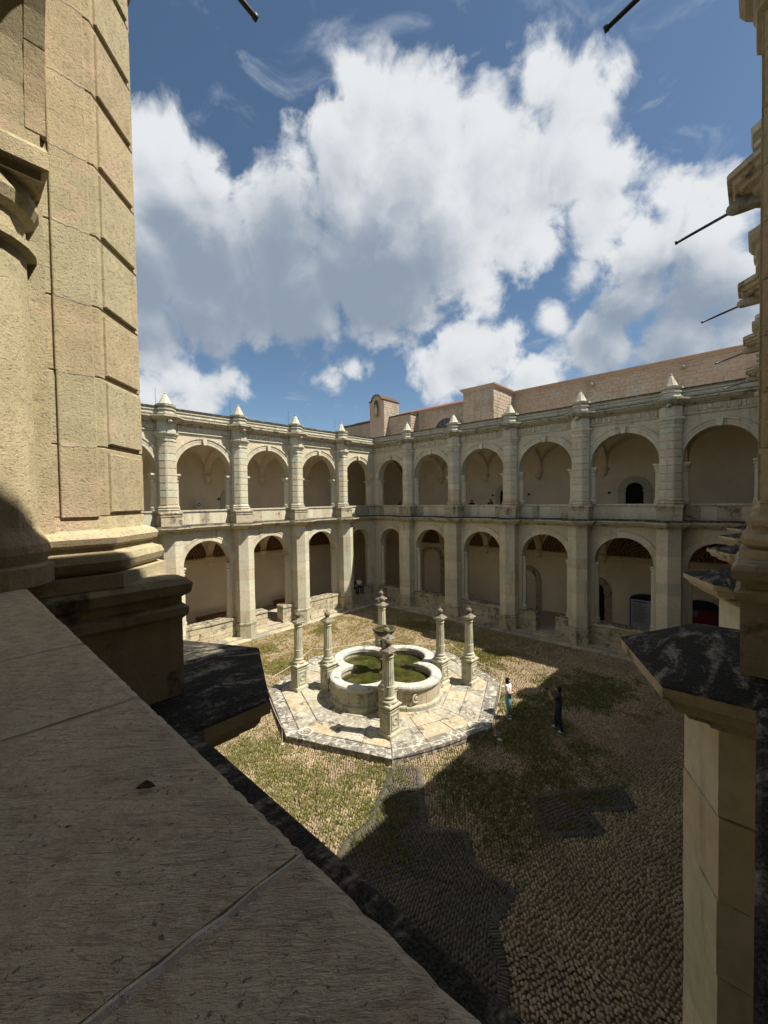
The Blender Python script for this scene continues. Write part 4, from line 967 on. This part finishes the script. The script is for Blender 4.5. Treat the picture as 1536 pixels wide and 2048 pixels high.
# ------------------------------------------------------------------ rope barrier round the platform
POSTLAB = ['thin white rope post at the far right corner of the platform', 'thin white rope post behind the basin at the farthest platform corner', 'thin white rope post at the far left corner of the platform', 'thin white rope post beyond the leftmost column',
           'thin white rope post at the left front corner of the platform', 'thin white rope post at the front corner below the nearest column', 'thin white rope post at the right front corner of the platform', 'thin white rope post beside the woman in jeans']
tips = []
for k in range(8):
    px, py = FC[0] + OV[k][0] * 5.66, FC[1] + OV[k][1] * 5.66
    mb = MB(); mb.lathe([(.07, -.03), (.07, .02), (.013, .03), (.012, .66), (.02, .67), (.02, .70), (.005, .71)], 8); mb.put('rope_post', 'rope_white', None, loc=(px, py, 0), label=POSTLAB[k], cat='post', group='posts of the rope barrier')
    tips.append(Vector((px, py, .66)))
pts = []
for k in range(8):
    a, b = tips[k], tips[(k + 1) % 8]
    for t in np.linspace(0, 1, 9)[:-1]: p = a.lerp(b, t); p.z -= .16 * 4 * t * (1 - t); pts.append(p)
pts.append(pts[0])
mb = MB(); mb.tube(pts, .009, 5); mb.put('barrier_rope', 'rope_white', None, label='thin white rope strung around the fountain platform', cat='rope')

# ------------------------------------------------------------------ furniture and signs in the galleries
def bench(x0, x1, y, lab):
    b = empty('wooden_bench', ((x0 + x1) / 2, y, .30), 0, lab, 'bench', 'benches in the left gallery'); h = (x1 - x0) / 2
    for k in range(3): mb = MB(); mb.box(-h, h, -.22 + k * .15, -.09 + k * .15, .40, .445, .006); mb.put('seat_board', 'bench_wood', b)
    mb = MB(); mb.box(-h, h, .19, .23, .26, .39, .006); mb.put('back_rail', 'bench_wood', b); mb = MB(); mb.box(-h, h, -.23, -.19, .26, .39, .006); mb.put('front_rail', 'bench_wood', b)
    for sx in (-1, 1):
        for sy in (-1, 1): mb = MB(); mb.box(sx * (h - .12) - .035, sx * (h - .12) + .035, sy * .18 - .03, sy * .18 + .03, 0, .40, .005); mb.put('leg', 'bench_wood', b)
bench(12.2, 14.4, 29.75, 'dark red wooden bench in the left gallery bay nearest the camera'); bench(18.6, 20.6, 29.75, 'dark red wooden bench farther along the left gallery')
bd = empty('information_board', (31.1, 5.2, .30), 0, 'pale printed information board in a navy frame with a curved top', 'board')
pts = [(-1.12, 0), (1.12, 0), (1.12, 1.92)] + [(1.12 * math.cos(t), 1.92 + .36 * math.sin(t)) for t in np.linspace(0, math.pi, 13)][1:]
mb = MB(); mb.loft([[(x, y, z) for y, z in pts] for x in (0, .12)]); fr = mb.put('frame', 'board_navy', bd)
mb = MB(); mb.box(-.02, .005, -1.04, 1.04, .02, 1.86); pn = mb.put('printed_panel', 'board_print', bd)
ink = MB(); ink.box(-.024, -.018, .1, .95, 1.68, 1.76)
for k in range(16):
    z = 1.55 - k * .08
    ink.box(-.024, -.018, .95 - random.uniform(.55, .85), .95, z, z + .035)
    if k % 2: ink.box(-.024, -.018, -.9, -.1 - random.uniform(0, .4), z, z + .05)
ink.put('print_lines', 'board_ink', pn, kind='stuff')
rd = empty('red_poster_stand', (30.9, 2.45, .30), 0, 'dark red poster stand with a small white label under a lower arch', 'poster')
pts = [(-.82, 0), (.82, 0), (.82, 1.95)] + [(.82 * math.cos(t), 1.95 + .42 * math.sin(t)) for t in np.linspace(0, math.pi, 11)][1:]
mb = MB(); mb.loft([[(x, y, z) for y, z in pts] for x in (0, .1)]); mb.put('frame', 'board_navy', rd); mb = MB(); mb.box(-.02, .004, -.72, .72, .05, 1.75); mb.put('poster', 'poster_red', rd); mb = MB(); mb.box(-.03, -.019, .2, .66, 1.32, 1.70); mb.put('label', 'board_ink', rd)
sg = empty('ring_sign', (12.65, 29.9, 7.70), 0, 'white standing sign with a dark ring in the upper left gallery', 'sign')
mb = MB(); mb.box(-.20, .20, 0, .05, .60, 1.56); sp_ = mb.put('panel', 'poster_white', sg)
mb = MB(); mb.loft([[(rr * math.cos(t), -.008 if d else .002, 1.22 + rr * math.sin(t)) for rr, d in ((.075, 0), (.085, 1), (.125, 1), (.135, 0))] for t in np.linspace(0, 2 * math.pi, 22)]); mb.put('ring_emblem', 'ink_dark', sp_)
mb = MB(); mb.box(-.04, .04, -.006, .004, .80, .83); mb.put('caption', 'ink_dark', sp_)
mb = MB(); mb.box(-.02, .02, .01, .05, .02, .62); mb.box(-.17, .17, -.1, .16, 0, .025); mb.put('stand', 'iron', sg)
for x, lab in ((14.3, 'small round black wall speaker left of the upper left doorway'), (16.3, 'small round black wall speaker right of the upper left doorway')):
    mb = MB(); mb.ball((0, 0, 0), .085, 10, 6); mb.box(-.02, .02, 0, .12, -.02, .02); mb.put('wall_speaker', 'camera_black', None, loc=(x, 30.26, 9.32), label=lab, cat='speaker', group='wall speakers of the upper gallery')
for y, lab in ((7.6, 'small round black wall speaker left of the dark upper doorway'), (13.3, 'small round black wall speaker in the upper far gallery bay with a corbel'), (16.4, 'small round black wall speaker beside the upper doorway in the middle bay')):
    mb = MB(); mb.ball((0, 0, 0), .085, 10, 6); mb.box(0, .12, -.02, .02, -.02, .02); mb.put('wall_speaker', 'camera_black', None, loc=(31.26, y, 9.30), label=lab, cat='speaker', group='wall speakers of the upper gallery')
mb = MB(); n = 9
lv = [(x * .8, y * .75, z * .8) for x, y, z in [(-.016, 0, .002), (-.008, .006, .006), (0, .009, .009), (.010, .006, .006), (.018, 0, .003), (.010, -.005, .003), (0, -.007, .005), (-.008, -.005, .003)]]
mb.loft([lv, [(x * .96, y * .96, z + .0012) for x, y, z in lv]]); mb.put('dry_leaf', 'leaf_dry', None, loc=(.185, .645, 8.592), rot=(0, 0, R(-40)), label='small dark dry leaf lying on the foreground parapet', cat='leaf')
mb = MB(); mb.ball((0, 0, 0), .09, 8, 6, sc=(1, 1.2, .7)); mb.put('loose_stone', 'ashlar_pale', None, loc=(13.75, 7.0, .05), label='single pale loose stone at the foot of the platform on the right', cat='stone')

# ------------------------------------------------------------------ people
def person(name, J, E, mats, loc, rotz, label, hair=None, bag=None, scale=1.0, group=None):
    """J name -> (x, y, z, r[, ry]); E list of (a, b, material index)"""
    idx = {k: i for i, k in enumerate(J)}; me = bpy.data.meshes.new('skel')
    me.from_pydata([tuple(v[:3]) for v in J.values()], [(idx[a], idx[b]) for a, b, _ in E], []); me.update()
    o = bpy.data.objects.new('skel', me); COL.objects.link(o); md = o.modifiers.new('skin', 'SKIN'); md.use_smooth_shade = True; sb = o.modifiers.new('sub', 'SUBSURF'); sb.levels = 2; sb.render_levels = 2
    if not me.skin_vertices: me.attributes
    sv = me.skin_vertices[0].data
    for k, v in J.items(): g_ = 1.0 if v[3] < .02 else 1.32; sv[idx[k]].radius = (v[3] * g_, (v[4] if len(v) > 4 else v[3]) * g_); sv[idx[k]].use_root = (k == 'pelvis')
    dg = bpy.context.evaluated_depsgraph_get(); dg.update(); ev = o.evaluated_get(dg); out = bpy.data.meshes.new_from_object(ev); bpy.data.objects.remove(o); 
    segs = [(Vector(J[a][:3]), Vector(J[b][:3]), m, (J[a][3] + J[b][3]) / 2) for a, b, m in E]
    out.materials.clear()
    for k in mats: out.materials.append(MAT[k])
    mi = []
    for p in out.polygons:
        c = p.center; best = (9, 0)
        for a, b, m, r in segs:
            ab = b - a; t = max(0, min(1, (c - a).dot(ab) / max(ab.length_squared, 1e-9))); d = (c - (a + ab * t)).length - r
            if d < best[0]: best = (d, m)
        mi.append(best[1])
    out.polygons.foreach_set('material_index', mi); out.polygons.foreach_set('use_smooth', [True] * len(out.polygons)); out.update()
    b = put(name, out, None, loc, (0, 0, rotz), label, 'person', group); b.scale = (scale,) * 3
    if hair:
        c, kind = hair; hm = MB()
        prof = []
        rings = 10; seg = 16; loops = []
        for k in range(rings + 1):
            th = math.pi * k / rings; L = []
            for j in range(seg):
                a = 2 * math.pi * j / seg; x = math.sin(th) * math.cos(a); y = math.sin(th) * math.sin(a); z = -math.cos(th)
                front = max(0.0, y) ; rr = 1.0
                sx, sy, sz = .094, .108, .118
                if kind == 'long' and z < 0: zz = z * (3.1 if y < .35 else 1.0); wx = .105 + .02 * min(1, -z)
                else: zz = z; wx = sx
                if y > .25 and z < .45: rr = .72
                L.append((c[0] + x * wx * rr, c[1] + (y * sy - .012) * rr, c[2] + zz * sz * (rr if kind != 'long' or y > .35 else 1) ))
            loops.append(L)
        hm.loft(loops); hm.put('hair', 'hair_black', b, smooth=True)
    return b
def hand(J, E, side, wrist, d, m, curl=(0, 0, -.02)):
    d = Vector(d).normalized(); w = Vector(wrist); q = d.orthogonal().normalized(); palm = w + d * .055
    J['palm' + side] = (*palm, .026, .018); E.append(('wrist' + side, 'palm' + side, m))
    sd = d.cross(Vector((0, 0, 1))); sd = sd.normalized() if sd.length > .1 else Vector((1, 0, 0))
    for k, (off, ln) in enumerate(((-.024, .060), (-.008, .070), (.008, .066), (.023, .052))):
        b0 = palm + sd * off + d * .03; t = b0 + d * ln + Vector(curl)
        J[f'kn{side}{k}'] = (*b0, .0095); J[f'ft{side}{k}'] = (*t, .007); E += [('palm' + side, f'kn{side}{k}', m), (f'kn{side}{k}', f'ft{side}{k}', m)]
    th = palm - d * .015 + sd * -.032; J['th' + side] = (*th, .011); tt = th + d * .045 + sd * -.018; J['tt' + side] = (*tt, .008); E += [('palm' + side, 'th' + side, m), ('th' + side, 'tt' + side, m)]
def body(h=1.65, top=1, leg=2, arms=None, stance=.10, skin=0, shoe=3, hi_waist=False, sleeve=.5):
    k = h / 1.65
    J = {'pelvis': (0, 0, .93, .135, .105), 'waist': (0, .0, 1.06, .112, .09), 'chest': (0, .005, 1.22, .135, .10), 'upper': (0, -.005, 1.35, .115, .085), 'neck': (0, .0, 1.44, .046), 'chin': (0, .025, 1.505, .058, .06), 'head': (0, .012, 1.555, .074, .088), 'crown': (0, .0, 1.605, .055, .065), 'nose': (0, .098, 1.535, .011)}
    E = [('pelvis', 'waist', leg if hi_waist else top), ('waist', 'chest', top), ('chest', 'upper', top), ('upper', 'neck', skin), ('neck', 'chin', skin), ('chin', 'head', skin), ('head', 'crown', skin), ('head', 'nose', skin)]
    for s, sg in (('L', -1), ('R', 1)):
        fy = .06 * sg * (1 if stance > .11 else .2)
        J['hip' + s] = (sg * .085, 0, .86, .098, .10); J['knee' + s] = (sg * stance, .03 + fy, .48, .072); J['ankle' + s] = (sg * (stance + .01), -.02 + fy * 2, .095, .042); J['heel' + s] = (sg * (stance + .01), -.045 + fy * 2, .042, .036); J['toe' + s] = (sg * (stance + .03), .13 + fy * 2, .036, .036, .026)
        E += [('pelvis', 'hip' + s, leg), ('hip' + s, 'knee' + s, leg), ('knee' + s, 'ankle' + s, leg), ('ankle' + s, 'heel' + s, shoe), ('heel' + s, 'toe' + s, shoe)]
        J['sho' + s] = (sg * .165, -.01, 1.365, .058); e, w = arms[s]; J['elb' + s] = (*e, .042); J['wrist' + s] = (*w, .028)
        mid = Vector(J['sho' + s][:3]).lerp(Vector(e), sleeve); J['slv' + s] = (*mid, .05)
        E += [('upper', 'sho' + s, top), ('sho' + s, 'slv' + s, top), ('slv' + s, 'elb' + s, skin), ('elb' + s, 'wrist' + s, skin)]
        hand(J, E, s, w, Vector(w) - Vector(e), skin)
    return J, E
# woman in a white blouse and high-waisted jeans, arms folded in front of her, facing the photographer friend
J, E = body(1.64, arms={'L': ((-.23, .06, 1.12), (-.06, .21, 1.16)), 'R': ((.23, .05, 1.12), (.05, .23, 1.12))}, hi_waist=True, stance=.09)
person('person', J, E, ['skin', 'blouse_white', 'denim_light', 'shoe_white'], (15.44, 7.47, .02), R(-168), 'person in white blouse and light blue jeans standing beside the fountain platform', hair=((0, .004, 1.565), 'long'))
J, E = body(1.70, arms={'L': ((-.20, .20, 1.22), (-.07, .30, 1.44)), 'R': ((.21, .19, 1.20), (.06, .30, 1.43))}, stance=.13)
man = person('person', J, E, ['skin', 'shirt_dark', 'denim_dark', 'shoe_white'], (15.86, 5.62, .02), R(14), 'person in dark shirt and jeans holding a camera up to the face', hair=((0, .0, 1.572), 'short'), scale=1.03)
cm = empty('handheld_camera', (0, 0, 0), 0, 'small black camera held up by the person in dark clothes', 'camera')
cm.location = man.matrix_basis @ Vector((0, .36, 1.50)); cm.rotation_euler = (0, 0, R(14))
mb = MB(); mb.box(-.065, .065, -.03, .03, -.042, .042, .008); mb.put('camera_body', 'camera_black', cm); mb = MB(); mb.tube([(0, .02, 0), (0, .09, 0)], .034, 14); mb.put('lens', 'camera_black', cm)
def seated(h_seat):
    J = {'pelvis': (0, 0, .10, .13, .11), 'waist': (0, .0, .22, .11, .09), 'chest': (0, .02, .40, .13, .10), 'upper': (0, .02, .53, .11, .085), 'neck': (0, .03, .62, .046), 'chin': (0, .06, .685, .058), 'head': (0, .05, .735, .074, .088), 'crown': (0, .035, .785, .055)}
    E = [('pelvis', 'waist', 1), ('waist', 'chest', 1), ('chest', 'upper', 1), ('upper', 'neck', 0), ('neck', 'chin', 0), ('chin', 'head', 0), ('head', 'crown', 0)]
    for s, sg in (('L', -1), ('R', 1)):
        J['hip' + s] = (sg * .09, .05, .09, .09); J['knee' + s] = (sg * .12, .46, .10, .062); J['ankle' + s] = (sg * .11, .47, -.33, .042); J['toe' + s] = (sg * .12, .60, -.40, .036)
        J['sho' + s] = (sg * .165, .015, .545, .058); J['elb' + s] = (sg * .22, .10, .30, .042); J['wrist' + s] = (sg * .10, .30, .22, .028)
        E += [('pelvis', 'hip' + s, 2), ('hip' + s, 'knee' + s, 2), ('knee' + s, 'ankle' + s, 2), ('ankle' + s, 'toe' + s, 3), ('upper', 'sho' + s, 1), ('sho' + s, 'elb' + s, 1), ('elb' + s, 'wrist' + s, 0)]
        hand(J, E, s, J['wrist' + s][:3], (-.3 * sg, 1, -.1), 0)
    return J, E
for (x, y, z, rz, top, lab, hr) in ((23.95, 25.75, 1.45, 180, 'camera_black', 'person in black sitting on the low wall in the far left corner bay', 'long'), (24.55, 25.75, 1.45, 170, 'blouse_white', 'person in a white top sitting in the far left corner bay', 'short'),
                              (27.82, 23.6, 8.14, 100, 'camera_black', 'dark-haired person sitting behind the upper parapet near the courtyard corner', 'long'), (27.82, 17.0, 8.14, 80, 'shirt_grey', 'person in grey behind the upper parapet, left one of a pair in the middle bay', 'short'),
                              (27.85, 16.35, 8.12, 95, 'camera_black', 'person in black behind the upper parapet, right one of a pair in the middle bay', 'short'), (27.82, 14.75, 8.14, 90, 'denim_dark', 'lone dark-haired person behind the upper parapet beside the doorway', 'long')):
    J, E = seated(0); person('person', J, E, ['skin', top, 'denim_dark', 'camera_black'], (x, y, z), R(rz), lab, hair=((0, .04, .745), hr))
